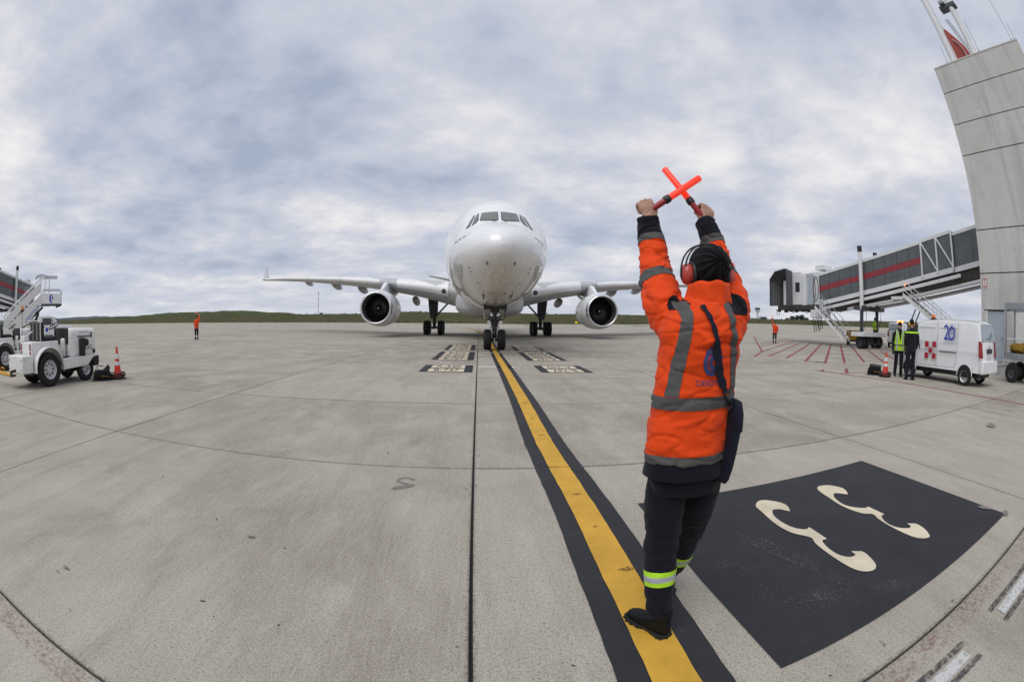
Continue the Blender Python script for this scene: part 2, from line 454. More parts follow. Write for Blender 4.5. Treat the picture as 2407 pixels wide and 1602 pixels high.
GL2 = [(2.049,2.978),(2.097,3.041),(2.158,3.07),(2.225,3.045),(2.296,2.972),(2.326,2.879),(2.277,2.756),(2.23,2.821),(2.166,2.847),(2.125,2.813),(2.092,2.728),(2.089,2.604),(2.118,2.487),(2.176,2.416),(2.221,2.403),(2.256,2.407),(2.265,2.184),(2.222,2.185),(2.198,2.151),(2.181,2.054),(2.188,1.947),(2.226,1.882),(2.268,1.858),(2.306,1.865),(2.314,1.874),(2.32,1.927),(2.392,1.878),(2.393,1.798),(2.365,1.687),(2.327,1.638),(2.279,1.622),(2.22,1.643),(2.175,1.696),(2.147,1.788),(2.133,1.916),(2.128,2.043),(2.134,2.17),(2.158,2.253),(2.13,2.309),(2.066,2.389),(2.029,2.511),(2.021,2.663),(2.033,2.832),(2.037,2.931)]
def smooth_poly(p, k=3):
    out = []; n = len(p)
    for i in range(n):
        a, b, c, d = (Vector(p[(i+q) % n]) for q in (-1, 0, 1, 2))
        u, w = (c-b), (b-a)
        sharp = u.length > 1e-6 and w.length > 1e-6 and u.normalized().dot(w.normalized()) < .35
        for t in range(k):
            t /= k
            q = .5*((2*b)+(c-a)*t+(2*a-5*b+4*c-d)*t*t+(3*b-a-3*c+d)*t**3)
            out.append(tuple(q) if not sharp else tuple(b+(c-b)*t))
    return out
for g in (GL1, GL2): sheet('number_three', smooth_poly(g), M_CRM, .008)
def chain2d(p, k=3):
    out = []
    for i in range(len(p)-1):
        a, b, c, d = (Vector(p[max(0, min(len(p)-1, i+q))]) for q in (-1, 0, 1, 2))
        out += [tuple(.5*((2*b)+(c-a)*(t/k)+(2*a-5*b+4*c-d)*(t/k)**2+(3*b-a-3*c+d)*(t/k)**3)) for t in range(k)]
    return out+[p[-1]]
# scuffs on the panel and the patched corner
def blot(name, c, r, n, mat, z, seed, sq=1.0, rz=0.0):
    rnd = random.Random(seed); p = []
    for i in range(n):
        a = 2*math.pi*i/n; q = r*(1+rnd.uniform(-.25, .25))
        x, y = q*math.cos(a), q*sq*math.sin(a)
        p.append((c[0]+x*math.cos(rz)-y*math.sin(rz), c[1]+x*math.sin(rz)+y*math.cos(rz)))
    return sheet(name, p, mat, z)
M_SCUF = worn('paint_scuff', (.30, .29, .27), .56, .74, 60)
strip('scuff', [(1.45, 3.05), (1.75, 2.35), (2.05, 1.55)], .16, M_SCUF, .012)
strip('scuff', [(1.30, 2.2), (1.55, 1.6), (2.3, 1.32)], .22, M_SCUF, .012)
M_SMUDGE = worn('brown_smudge', (.13, .075, .025), .42, .66, 45)
for k, (x, y, l) in enumerate(((.72, 2.27, .060), (.58, 3.55, .05), (.63, 2.9, .03), (.40, 5.6, .06), (.26, 7.9, .07), (.69, 1.70, .035), (.33, 6.6, .05), (.02, 11.0, .10))):
    blot('smudge', (x, y), l, 14, M_SMUDGE, .0125, k+30, .35, .2*k)
# faded red line and worn white dashes behind the joint at the photographer's feet
def worn_line(a, b, w, mat, name): strip(name, [a, b], w, mat, .004)
worn_line(g2w(.9, .60), g2w(4.6, .62), .15, M_REDW, 'faded_red_line')
worn_line(g2w(-5.5, .60), g2w(-.9, .60), .15, M_REDW, 'faded_red_line')
for p0, p1 in (((2.19, .535), (1.70, .515)), ((2.72, .575), (3.55, .62))):
    worn_line(p0, p1, .082, M_WHTW, 'white_dash')
    d = Vector((p1[0]-p0[0], p1[1]-p0[1])).normalized(); nn = Vector((-d.y, d.x))
    for sg in (-1, 1):
        o = nn*sg*.083
        worn_line((p0[0]+o.x-d.x*.06, p0[1]+o.y), (p1[0]+o.x, p1[1]+o.y), .045, M_BLKW, 'dash_border')
# stop position tables: black panels with cream rows, lettered
def row_table(x0, x1, y0, y1, rows, flip):
    """corners in the slab grid; rows from near to far"""
    ax = lambda x, y: g2w(x, y)
    sheet('stop_panel', [ax(x0, y0), ax(x1, y0), ax(x1, y1), ax(x0, y1)], M_BLK)
    h = (y1-y0)/len(rows); m = (x1-x0)*.16
    for i, t in enumerate(rows):
        ya, yb = y0+h*i+h*.10, y0+h*(i+1)-h*.14
        sheet('stop_row', [ax(x0+m, ya), ax(x1-m, ya), ax(x1-m, yb), ax(x0+m, yb)], M_CRM, .008)
        cx, cy = ax((x0+x1)/2, (ya+yb)/2)
        tm = text_mesh(t, .34, sx=.95)
        a = GY+(math.pi if flip else 0)
        mw = Matrix.Translation((cx, cy, ground(cx, cy)+.012)) @ Matrix.Rotation(a, 4, 'Z') @ Matrix.Diagonal((1, (yb-ya)/.34, 1, 1))
        tm.materials.clear(); tm.materials.append(M_BLK)
        o = bpy.data.objects.new('stop_lettering', tm); link(o, apron); o.matrix_local = mw
row_table(-1.75, -.18, 12.60, 14.60, ('B-747', 'A-340'), False)
row_table(-1.80, -.18, 16.50, 20.85, ('B-767', 'A-330', 'A-310', 'B-777'), False)
row_table(-1.76, -.18, 21.95, 26.55, ('B-757', 'A-319', 'A-320', 'B-737'), False)
row_table(1.83, 3.40, 12.65, 14.70, ('B-747', 'A-340'), True)
row_table(1.85, 3.40, 16.50, 20.95, ('B-767', 'A-330', 'A-310', 'B-777'), True)
row_table(1.83, 3.40, 22.00, 26.85, ('B-757', 'A-319', 'A-320', 'B-737'), True)
for gy, w in ((14.22, .30), (18.95, .24), (20.45, .20)):
    for xa, xb in ((-.02, 1.18 if gy < 15 else 1.02), (1.70 if gy < 15 else 1.55, 1.72+ (0 if gy > 15 else .02))):
        if xb-xa > .1: strip('stop_bar', [g2w(xa, gy), g2w(xb, gy)], w, M_WHT)
# red hatching of the equipment area
red_edge = [(10.70, 17.6), (10.88, 15.6), (10.93, 14.0), (11.10, 12.5), (11.35, 11.3), (11.75, 9.6), (11.95, 4.0), (11.9, -3)]
strip('red_boundary_line', red_edge, .13, M_RED)
hat = [((14.3,22.1),(26.3,34.4)), ((11.57,17.9),(25.6,32.2)), ((10.88,15.6),(26.3,31.7)), ((10.93,14.0),(27.0,31.0)), ((11.05,12.6),(27.2,29.9)),
       ((11.8,11.9),(27.5,28.9)), ((15.2,13.9),(27.6,27.6)), ((15.46,12.4),(24.5,22.5)), ((20.2,16.2),(24.75,21.3)), ((19.2,29.8),(28.6,38.9)), ((16.9,26.3),(28,37.1))]
for a, b in hat: strip('hatch_line', [a, b], .15, M_RED)
strip('hatch_line', [(11.25, 11.8), (15.2, 12.1)], .13, M_RED)
strip('red_boundary_line', [(10.70, 17.6), (14.3, 22.1), (19.2, 30.5), (26, 42)], .13, M_RED)
# faint white dashes of the taxi route and darker patches on the far apron
for x, y in ((-25.5, 31.0), (-19.5, 33.5), (-31, 27)): strip('far_dash', [(x, y), (x+2.1, y+.5)], .22, M_WHT)
M_STAIN = worn('tyre_stain', (.13, .12, .11), .50, .80, 3)
for (a, b, w) in (((-30, 34), (24, 37), 1.1), ((-22, 29), (-6, 31), .5), ((-4, 17.5), (3.2, 18.2), .6), ((6, 39), (26, 40), .9)):
    strip('tyre_stain', [a, b], w, M_STAIN, .016)
# repair patch in the slab shaped like a letter, other patches and litter specks
M_PATCH = worn('repair_patch', (.19, .175, .16), .30, .46, 40)
strip('repair_patch', chain2d([(-.889, 3.822), (-.942, 3.858), (-.998, 3.856), (-1.036, 3.822), (-1.032, 3.763), (-.988, 3.727), (-.93, 3.713)]), .030, M_PATCH)
sheet('repair_patch', smooth_poly([(-.93, 3.713), (-.853, 3.703), (-.87, 3.657), (-.925, 3.602), (-.988, 3.56), (-1.051, 3.569), (-1.024, 3.625), (-.966, 3.662)], 2), M_PATCH)
for c, r, sq, rz, sd in (((8.2, 3.51), .22, .45, .4, 2), ((-2.709, 1.116), .022, .7, .3, 3), ((-2.71, 1.032), .014, .7, .3, 4), ((4.16, 1.62), .09, .4, -1.2, 5), ((-1.77, 2.315), .03, .5, .2, 6), ((-2.28, .834), .012, .5, .1, 7), ((4.25, 1.36), .07, .6, .3, 8)):
    blot('repair_patch', c, r, 14, M_PATCH, .013, sd, sq, rz)
rnd = random.Random(11)
M_SPECK = pbr('grit', (.035, .03, .025), .9)
for k in range(70):
    a = R(rnd.uniform(-58, 60)); r = 1.0+7*rnd.random()**1.6
    x, y = r*math.sin(a), r*math.cos(a)
    if .3 < x < 1.1: continue
    s = rnd.uniform(.002, .0065); l = s*rnd.uniform(1, 4.5); t = rnd.uniform(0, 3.1)
    blot('grit_speck', (x, y), l, 6, M_SPECK, .0035, k, s/l, t)

# ------------------------------------------------------------------ grass bank, hills
def grass_mat(name, c1, c2, c3, sc=1.0):
    s = NT(name); P = s.pos()
    n1 = s.noise(P, .045*sc, 5, .6, .5); n2 = s.noise(P, .35*sc, 6, .7, .4); n3 = s.noise(P, 2.2*sc, 4, .7)
    c = s.mix(s.rng(n1, .38, .62), c1, c2)
    c = s.mix(s.rng(n2, .48, .70, 0, .8), c, c3)
    c = s.mix(s.rng(n3, .45, .75, 0, .6), c, tuple(x*.45 for x in c1))
    s.put(s.b.inputs['Base Color'], c); s.b.inputs['Roughness'].default_value = .95
    s.b.inputs['Specular IOR Level'].default_value = .1
    s.bump(s.math('ADD', n2, s.math('MULTIPLY', n3, .4)), .8, .5)
    return s.m
M_GRASS = grass_mat('bank_grass', (.074, .074, .034), (.058, .070, .027), (.125, .102, .062))
M_FIELD = grass_mat('field_grass', (.058, .078, .026), (.066, .082, .030), (.09, .088, .045), .5)
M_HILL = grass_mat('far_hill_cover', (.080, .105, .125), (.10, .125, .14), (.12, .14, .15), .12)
TOP = ((-80, .004), (-61.5, .0055), (-56.7, .006), (-50.9, .0085), (-44.3, .0119), (-37.8, .0124), (-32.6, .0095), (-28, .0118), (-21.3, .0134), (-16, .0175), (-12.1, .0196), (-8.4, .0179), (2, .0175), (8.6, .0186), (16.3, .0195), (31.8, .0184), (36.5, .0193), (42.6, .0204), (50.6, .0235), (70, .024), (90, .024))
def top(a):
    for (a0, s0), (a1, s1) in zip(TOP, TOP[1:]):
        if a0 <= a <= a1:
            t = (a-a0)/(a1-a0); t = t*t*(3-2*t); return s0+(s1-s0)*t
    return TOP[0][1] if a < 0 else TOP[-1][1]
def bank():
    b = MB(); az = [-86+.5*i for i in range(345)]; rows = []
    prof = [(-3, -.06), (0, .0), (3, .10), (7, .30), (11, .52), (16, .74), (21, .90), (27, 1.0), (36, 1.0), (60, .98), (140, .9), (400, .5)]
    for a in az:
        t = R(a); sa, ca = math.sin(t), math.cos(t)
        r0 = EDGE+1
        for _ in range(6): r0 = min(330, far_edge(r0*sa)/max(ca, .25))
        ge = ground(r0*sa, r0*ca); rt = r0+27
        ht = 1.48+top(a)*rt; row = []
        for d, f in prof:
            r = r0+d; x, y = r*sa, r*ca
            nz = noise.fractal(Vector((x*.09, y*.09, 0)), 1.0, 2.0, 4)*.55*(1 if 0 < d < 60 else .3) if d > 0 else 0
            row.append((x, y, ge-.05+(ht-ge)*f+nz*.35*max(0, min(1, f*2))))
        rows.append(row)
    n = len(prof)
    b.add([p for q in rows for p in q], [(i*n+j, (i+1)*n+j, (i+1)*n+j+1, i*n+j+1) for i in range(len(rows)-1) for j in range(n-1)])
    o = b.build('grass_bank', M_GRASS, smooth='all', fix=True); tag(o, None, kind='structure')
    if sum(p.normal.z for p in o.data.polygons) < 0: o.data.flip_normals()
bank()
def ridge(name, mat, r, pts, depth, nz):
    b = MB(); n = 220; a0, a1 = pts[0][0], pts[-1][0]; rows = []
    for i in range(n):
        a = a0+(a1-a0)*i/(n-1)
        for (b0, s0), (b1, s1) in zip(pts, pts[1:]):
            if b0 <= a <= b1:
                t = (a-b0)/(b1-b0); t = t*t*(3-2*t); s = s0+(s1-s0)*t; break
        h = 1.48+s*r+noise.fractal(Vector((a*.9, r*.01, 3)), 1.0, 2.0, 5)*nz
        t = R(a); row = []
        for d, f in ((-depth, -.2), (-depth*.5, .45), (-depth*.2, .85), (0, 1), (depth*.5, .9), (depth, .2)):
            row.append(((r+d)*math.sin(t), (r+d)*math.cos(t), h*f))
        rows.append(row)
    b.add([p for q in rows for p in q], [(i*6+j, (i+1)*6+j, (i+1)*6+j+1, i*6+j+1) for i in range(n-1) for j in range(5)])
    o = b.build(name, mat, smooth='all'); tag(o, None, kind='structure')
    if sum(p.normal.z for p in o.data.polygons) < 0: o.data.flip_normals()
ridge('meadow_rise', M_FIELD, 430, ((-62, .004), (-52, .0105), (-44.3, .0172), (-36.1, .0202), (-31, .0165), (-26, .0105), (-20, .004)), 130, .5)
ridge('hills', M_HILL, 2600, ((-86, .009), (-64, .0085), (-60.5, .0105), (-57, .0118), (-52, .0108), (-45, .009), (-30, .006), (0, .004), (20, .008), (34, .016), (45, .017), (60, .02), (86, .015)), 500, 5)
def shrubs():
    """rough tufts and low scrub on the bank"""
    rnd = random.Random(5); b = MB()
    for k in range(5200):
        a = rnd.uniform(-62, 56); t = R(a); sa, ca = math.sin(t), math.cos(t)
        r0 = EDGE+1
        for _ in range(5): r0 = min(330, far_edge(r0*sa)/max(ca, .25))
        d = rnd.uniform(1, 27); f = (.1 if d < 3 else .1+(d-3)/24*.9)
        rt = r0+27; ge = ground(r0*sa, r0*ca); ht = 1.48+top(a)*rt
        f = f*f*(3-2*f)*.55+f*.45
        x, y, z = (r0+d)*sa, (r0+d)*ca, ge+(ht-ge)*f-.1
        if noise.noise(Vector((x*.05, y*.05, 0)))+rnd.uniform(-.5, .5) < .02: continue
        s = rnd.uniform(.15, .42)*(1.6 if rnd.random() < .05 else 1)
        for q in range(5):
            an = rnd.uniform(0, 6.28); w = s*rnd.uniform(.3, .7); u = Vector((math.cos(an), math.sin(an), 0))*w
            c = Vector((x+rnd.uniform(-s, s), y+rnd.uniform(-s, s), z)); hh = s*rnd.uniform(.6, 1.3)
            b.add([c-u, c+u, c+u*.4+Vector((rnd.uniform(-.2, .2), 0, hh)), c-u*.5+Vector((0, 0, hh*.8))], [(0, 1, 2, 3)])
    o = b.build('bank_scrub', M_SCRUB, fix=False); tag(o, 'rough tufts and low scrub on the grass bank', 'scrub', kind='stuff')
M_SCRUB = grass_mat('scrub', (.050, .055, .022), (.060, .058, .026), (.10, .080, .045), 3)
shrubs()
# wide ground out to the horizon
def land():
    b = MB(); n = 48; rs = (60, 330, 900, 2500, 9000); vs = []
    for r in rs:
        for i in range(n):
            a = 2*math.pi*i/n; vs.append((r*math.sin(a), r*math.cos(a), -1.2 if r < 300 else -2.0))
    b.add(vs, [(k*n+i, k*n+(i+1) % n, (k+1)*n+(i+1) % n, (k+1)*n+i) for k in range(len(rs)-1) for i in range(n)])
    o = b.build('ground', M_FIELD); tag(o, None, kind='structure')
    if o.data.polygons[0].normal.z < 0: o.data.flip_normals()
land()
# ------------------------------------------------------------------ airliner
def airliner():
    root = empty('airliner', (-.90, 22.58, 0), .073, 'white twin-engined wide-body airliner facing the camera with its nose wheel on the yellow line', 'airplane')
    # white paint; ground reflection put into a greyer tone low down, plus belly dirt
    s = NT('airliner_paint'); o = s.coord(); sep = s.n('ShaderNodeSeparateXYZ'); s.L.new(o, sep.inputs[0])
    wl = s.math('SUBTRACT', sep.outputs[2], s.math('MULTIPLY', s.math('ADD', sep.outputs[1], 6.67), .012))
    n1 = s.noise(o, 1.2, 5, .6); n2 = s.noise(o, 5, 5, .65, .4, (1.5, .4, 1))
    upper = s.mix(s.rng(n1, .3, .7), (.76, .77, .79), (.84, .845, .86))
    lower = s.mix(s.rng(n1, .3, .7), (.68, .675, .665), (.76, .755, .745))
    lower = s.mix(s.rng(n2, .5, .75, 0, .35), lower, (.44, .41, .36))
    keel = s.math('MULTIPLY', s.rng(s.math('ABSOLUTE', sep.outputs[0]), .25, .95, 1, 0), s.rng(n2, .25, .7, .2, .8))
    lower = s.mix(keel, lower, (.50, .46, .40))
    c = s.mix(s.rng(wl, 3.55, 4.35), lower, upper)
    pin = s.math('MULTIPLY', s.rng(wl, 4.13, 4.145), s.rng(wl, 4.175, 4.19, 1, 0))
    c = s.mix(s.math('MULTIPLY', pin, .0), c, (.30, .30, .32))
    # skin joints: frames every 2.1 m and radome joint, as fine dark lines
    fr = s.math('FRACT', s.math('DIVIDE', s.math('ADD', sep.outputs[1], 5.25), 2.1))
    ln = s.math('MAXIMUM', s.rng(fr, .0, .004, 1, 0), s.rng(fr, .996, 1.0, 0, 1))
    c = s.mix(s.math('MULTIPLY', ln, .35), c, (.35, .35, .36))
    s.put(s.b.inputs['Base Color'], c); s.b.inputs['Roughness'].default_value = .46
    s.b.inputs['Coat Weight'].default_value = .8; s.b.inputs['Coat Roughness'].default_value = .035; s.b.inputs['Coat IOR'].default_value = 1.65
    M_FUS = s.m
    M_WING = pbr('wing_grey', (.46, .47, .48), .42, var=.08, scale=.8, dirt=.25)
    M_LE = pbr('slat_metal', (.80, .80, .81), .36, .1, var=.06, scale=1.5)
    M_NAC = pbr('nacelle_white', (.76, .77, .79), .32, var=.05, scale=1.0, dirt=.15, coat=.3)
    M_LIP = pbr('lip_metal', (.78, .78, .80), .22, .9, var=.06, scale=2)
    M_DK = pbr('fan_dark', (.012, .012, .014), .45, var=.3)
    M_DUCT = pbr('inlet_liner', (.10, .10, .105), .5, var=.1)
    M_TYRE = pbr('tyre_rubber', (.009, .009, .009), .75, var=.25, bump=.15)
    M_GEAR = pbr('gear_dark_metal', (.040, .040, .044), .5, .3, var=.3, dirt=.4)
    M_CHR = pbr('chrome', (.62, .62, .64), .18, .9)
    M_GLS = pbr('cockpit_glass', (.05, .057, .056), .05, var=.3, scale=3, spec=.8, coat=.6)
    M_SEALB = pbr('window_seal', (.02, .02, .025), .5)
    M_TXT = pbr('fuselage_lettering', (.30, .31, .34), .5)
    SEC = [(0,4.32,4.30,4.28,.02),(.06,4.55,4.05,4.30,.27),(.2,4.75,3.84,4.31,.50),(.5,4.97,3.58,4.33,.84),(1.0,5.20,3.28,4.37,1.20),(1.6,5.42,3.01,4.42,1.52),(2.2,5.66,2.80,4.47,1.76),(2.7,6.01,2.66,4.52,1.91),(3.2,6.36,2.55,4.57,2.04),(3.8,6.80,2.45,4.64,2.19),(4.5,7.16,2.36,4.71,2.34),(5.4,7.44,2.27,4.79,2.49),(6.6,7.63,2.19,4.87,2.64),(8.2,7.74,2.14,4.93,2.77),(10,7.77,2.13,4.95,2.82),(38,7.77,2.13,4.95,2.82),(43,7.77,2.65,5.2,2.68),(48,7.75,3.7,5.7,2.15),(53,7.6,5.0,6.3,1.35),(57,7.3,6.2,6.75,.55),(58.4,7.0,6.6,6.8,.15)]
    def sec(q):
        for i in range(len(SEC)-1):
            if SEC[i][0] <= q <= SEC[i+1][0]:
                a, b = SEC[i], SEC[i+1]; p = SEC[max(i-1, 0)]; n = SEC[min(i+2, len(SEC)-1)]
                t = (q-a[0])/(b[0]-a[0]); L = b[0]-a[0]; out = []
                if a[0] >= 10: return [a[k]+(b[k]-a[k])*(t*t*(3-2*t)) for k in range(1, 5)]
                for k in range(1, 5):
                    ma = (b[k]-p[k])/(b[0]-p[0]) if i else (b[k]-a[k])/L*1.5
                    mb = (n[k]-a[k])/(n[0]-a[0]) if n[0] <= 10 else 0
                    out.append((2*t**3-3*t*t+1)*a[k]+(t**3-2*t*t+t)*L*ma+(-2*t**3+3*t*t)*b[k]+(t**3-t*t)*L*mb)
                return out
        return SEC[-1][1:]
    qs = [0, .02, .06, .12, .2, .33, .5, .7, 1.0, 1.3, 1.6, 1.9, 2.2, 2.45, 2.7, 2.95, 3.2, 3.5, 3.8, 4.15, 4.5, 4.95, 5.4, 6, 6.6, 7.4, 8.2, 9.1, 10, 14, 20, 26, 32, 38, 40, 43, 45.5, 48, 50.5, 53, 55, 57, 58.4]
    n = 72; rings = []
    for q in qs:
        zt, zb, zc, w = sec(q); rg = []
        for j in range(n):
            a = 2*math.pi*j/n; x, z = w*math.sin(a), math.cos(a)
            if z < 0: x *= 1-.15*z*z*max(0, min(1, (12-q)/4))*min(1, q/2)
            rg.append((x, q-6.67, zc+z*((zt-zc) if z > 0 else (zc-zb))))
        rings.append(rg)
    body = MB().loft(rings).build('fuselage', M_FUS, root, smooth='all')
    bm = bmesh.new(); bm.from_mesh(body.data); bvh = BVHTree.FromBMesh(bm); bm.free()
    def front(x, z, off=.012):
        h = bvh.ray_cast(Vector((x, -12, z)), Vector((0, 1, 0)))
        return h[0]+h[1]*(off if h[1].y < 0 else -off)
    def pane(poly, name, mat, off, grow=0.0, parent=root, sub=5):
        c = Vector((sum(p[0] for p in poly)/len(poly), sum(p[1] for p in poly)/len(poly)))
        pts = []
        for i, p in enumerate(poly):
            a, b = Vector(p), Vector(poly[(i+1) % len(poly)])
            for k in range(sub):
                q = a+(b-a)*k/sub; d = (q-c); q = c+d*(1+grow/d.length); pts.append(q)
        m = len(pts); b = MB(); vs = []; fs = []
        lev = (1, .72, .4)
        for l in lev:
            vs += [front(*(c+(q-c)*l), off) for q in pts]
        vs.append(front(c.x, c.y, off))
        for r in range(len(lev)-1): fs += [(r*m+i, r*m+(i+1) % m, (r+1)*m+(i+1) % m, (r+1)*m+i) for i in range(m)]
        fs += [((len(lev)-1)*m+i, (len(lev)-1)*m+(i+1) % m, len(vs)-1) for i in range(m)]
        o = b.add(vs, fs).build(name, mat, parent, smooth='all')
        return o
    W1 = [(.075, 6.275), (.76, 6.23), (.835, 5.74), (.80, 5.72), (.11, 5.71), (.075, 5.745)]
    W2 = [(.895, 6.22), (.985, 6.16), (1.185, 5.45), (1.0, 5.61), (.915, 5.78)]
    W3 = [(1.055, 6.14), (1.14, 6.08), (1.42, 5.34), (1.275, 5.41)]
    for sg in (-1, 1):
        for W in (W1, W2, W3):
            P = [(x*sg, z) for x, z in W]
            f = pane(P, 'window_frame', M_SEALB, .010, .016)
            g = pane(P, 'windshield_pane' if W is W1 else 'side_window', M_GLS, .018, -.008)
        b = MB(); p0, p1 = front(.12*sg, 5.67, .03), front(.66*sg, 5.70, .03)
        b.tube(p0, p1, .014, .010, 6); b.tube(p0, front(.30*sg, 5.60, .02), .012, .012, 6); b.build('wiper', M_SEALB, root)
        # pitot probes, vents, static plates
        for x, z, r in ((.50, 3.68, .0), (.56, 3.64, .0)):
            pass
        b = MB(); p = front(.53*sg, 3.70, .0); q = front(.49*sg, 3.62, .06); b.tube(p, q, .028, .02, 6); b.tube(q, q+Vector((0, -.14, -.03)), .016, .012, 6); b.build('pitot_probe', M_GEAR, root)
        for x, z in ((1.16, 3.46), (1.22, 3.60), (.86, 3.05), (.28, 2.66), (.62, 2.74)):
            p = front(x*sg, z, .0); nn = front(x*sg, z, .03)-p
            MB().tube(p-nn*.2, p+nn, .035, .02, 8).build('vent', M_GEAR, root)
        # raised oval panels low on the nose
        ring = [(1.64*sg+.13*math.cos(t)*1.0, 3.56+.26*math.sin(t)) for t in [2*math.pi*k/14 for k in range(14)]]
        pane(ring, 'oval_panel', M_WING, .014, 0, sub=1)
        # small lettering (too small to read) and door mark
        for k in range(11):
            x, z = 1.40+.045*k, 4.93-.012*k
            p = [(x*sg, z), ((x+.028)*sg, z-.008), ((x+.028)*sg, z-.088), (x*sg, z-.08)]
            if k not in (3, 7): pane(p, 'name_letter', M_TXT, .012, 0, sub=1)
        pane([(2.06*sg, 4.40), (2.12*sg, 4.33), (2.20*sg, 4.18), (2.14*sg, 4.25)], 'static_port_plate', M_TXT, .012, 0, sub=2)
    # belly fairing
    rings = []
    for y, w, zb, zt in ((9.4, 1.2, 2.25, 2.9), (9.9, 2.0, 2.02, 3.4), (11, 2.55, 1.88, 3.8), (13, 2.75, 1.82, 4.0), (20, 2.85, 1.80, 4.0), (25, 2.7, 1.85, 3.9), (28, 2.1, 2.0, 3.4), (30.5, 1.0, 2.3, 3.0)):
        rg = []
        for j in range(40):
            a = 2*math.pi*j/40; cx, cz = math.sin(a), math.cos(a)
            e = .62; rg.append((w*math.copysign(abs(cx)**e, cx), y, (zt+zb)/2+(zt-zb)/2*math.copysign(abs(cz)**e, cz)))
        rings.append(rg)
    MB().loft(rings).build('belly_fairing', M_WING, root, smooth='all')
    # wings
    def zle(l):
        pts = ((0, 3.45), (2.6, 3.78), (4.5, 4.18), (10, 5.0), (15, 5.6), (20, 6.08), (25, 6.5), (30.1, 6.82))
        for (a, z0), (b, z1) in zip(pts, pts[1:]):
            if a <= l <= b: return z0+(z1-z0)*(l-a)/(b-a)
    def le(l): return 11.1+.655*l
    def te(l): return 25.2+.12*l if l < 9.4 else 26.33+(l-9.4)*.335
    FO = ((0, 0), (.004, .012), (.015, .024), (.04, .038), (.09, .050), (.18, .058), (.32, .060), (.5, .052), (.7, .034), (.88, .014), (1, .001))
    FU = ((1, -.001), (.88, -.006), (.7, -.020), (.5, -.038), (.32, -.050), (.18, -.050), (.09, -.042), (.04, -.030), (.015, -.018), (.004, -.009))
    for sg in (-1, 1):
        rings = []; rle = []
        for l in (1.5, 2.8, 4.5, 6.5, 9.4, 12, 15, 18, 21, 24, 27, 29.2, 30.0):
            c = te(l)-le(l); tk = 1.35 if l < 5 else (1.15 if l < 10 else .95)
            tw = R(4.2-.15*l); rg = []
            for u, t in FO+FU:
                y, z = u*c, t*c*tk
                rg.append((l*sg, le(l)+y*math.cos(tw)+z*math.sin(tw), zle(l)-y*math.sin(tw)+z*math.cos(tw)))
            rings.append(rg)
        w = MB().loft(rings).build('wing', M_WING, root, smooth=60)
        w['label'] = 'wing with the engine slung below it'
        # slats: the bright leading edge, a skin proud of the wing, in four lengths
        for l0, l1 in ((3.4, 8.3), (10.2, 15.2), (15.25, 20.2), (20.25, 25.0), (25.05, 29.4)):
            rg2 = []
            for l in (l0, (l0+l1)/2, l1):
                c = te(l)-le(l); tk = 1.35 if l < 5 else (1.15 if l < 10 else .95); tw = R(4.2-.15*l); r_ = []
                for u, t in ((.09, .051), (.04, .039), (.015, .0255), (.004, .0135), (-.0015, 0), (.004, -.0105), (.015, -.020), (.03, -.0275)):
                    y, z = u*c-.01, t*c*tk
                    r_.append((l*sg, le(l)+y*math.cos(tw)+z*math.sin(tw), zle(l)-y*math.sin(tw)+z*math.cos(tw)+(.006 if t > 0 else -.006)))
                rg2.append(r_)
            b = MB(); m = 8
            b.add([p for q in rg2 for p in q], [(i*m+j, i*m+j+1, (i+1)*m+j+1, (i+1)*m+j) for i in range(2) for j in range(m-1)])
            b.build('slat', M_LE, root, smooth=60)
        # winglet
        rg = []
        for dx, dy, dz, c in ((0, 0, 0, 2.2), (.25, .55, .35, 1.7), (.55, 1.25, 1.2, 1.2), (.75, 1.9, 1.95, .7)):
            x, y, z = (30.0+dx)*sg, le(30.0)+dy+.4, zle(30)+dz
            rg.append([(x+.05*sg, y, z), (x+.09*sg, y+c*.4, z), (x+.05*sg, y+c, z), (x-.05*sg, y+c*.4, z)])
        MB().loft(rg).build('winglet', M_NAC, root, smooth=60)
        # flap track fairings
        for l, r, ln, dz in ((7.6, .40, 5.2, -.70), (14.2, .38, 4.6, -.42), (17.9, .34, 4.2, -.36), (22.5, .26, 3.2, -.28)):
            y1 = te(l)+.9; zc = zle(l)-(te(l)-le(l))*math.sin(R(4.2-.15*l))+dz
            rg = []
            for t, k in ((0, .04), (.08, .4), (.25, .8), (.5, 1), (.75, .85), (.92, .45), (1, .05)):
                y = y1-ln*(1-t); zz = zc+(.22*(1-t))
                rg.append([(l*sg+r*.72*k*math.cos(a), y, zz+r*1.25*k*math.sin(a)) for a in [2*math.pi*j/14 for j in range(14)]])
            MB().loft(rg).build('flap_track_fairing', M_WING, root, smooth='all')
        # landing light in the wing root
        MB().lathe([(.20, 0), (.20, .05), (.13, .02), (0, .0)], 16, 'Y', (3.75*sg, le(3.75)-.12, zle(3.75)-.18)).build('landing_light', M_GEAR, root, smooth=True)
        # engine
        ex, ey, ez = 9.37*sg, 12.9, 2.46
        e = bpy.data.objects.new('engine', None); link(e, root); e.location = (ex, ey, ez)
        prof = [(1.33, .05), (1.42, .30), (1.50, .75), (1.545, 1.5), (1.55, 2.3), (1.50, 3.2), (1.40, 4.1), (1.28, 4.9), (1.22, 5.2), (1.10, 5.2), (1.0, 4.6)]
        MB().lathe(prof, 56, 'Y', caps=False).build('nacelle', M_NAC, e, smooth='all')
        lip = [(1.19, .62), (1.165, .40), (1.165, .22), (1.185, .10), (1.215, .025), (1.255, .0), (1.295, .012), (1.345, .06), (1.395, .17), (1.425, .32)]
        MB().lathe([(r, h-.02) for r, h in lip], 56, 'Y', caps=False).build('inlet_lip', M_LIP, e, smooth='all')
        b = MB(); pr = [(1.19, .60), (1.215, 1.2), (1.225, 1.9)]
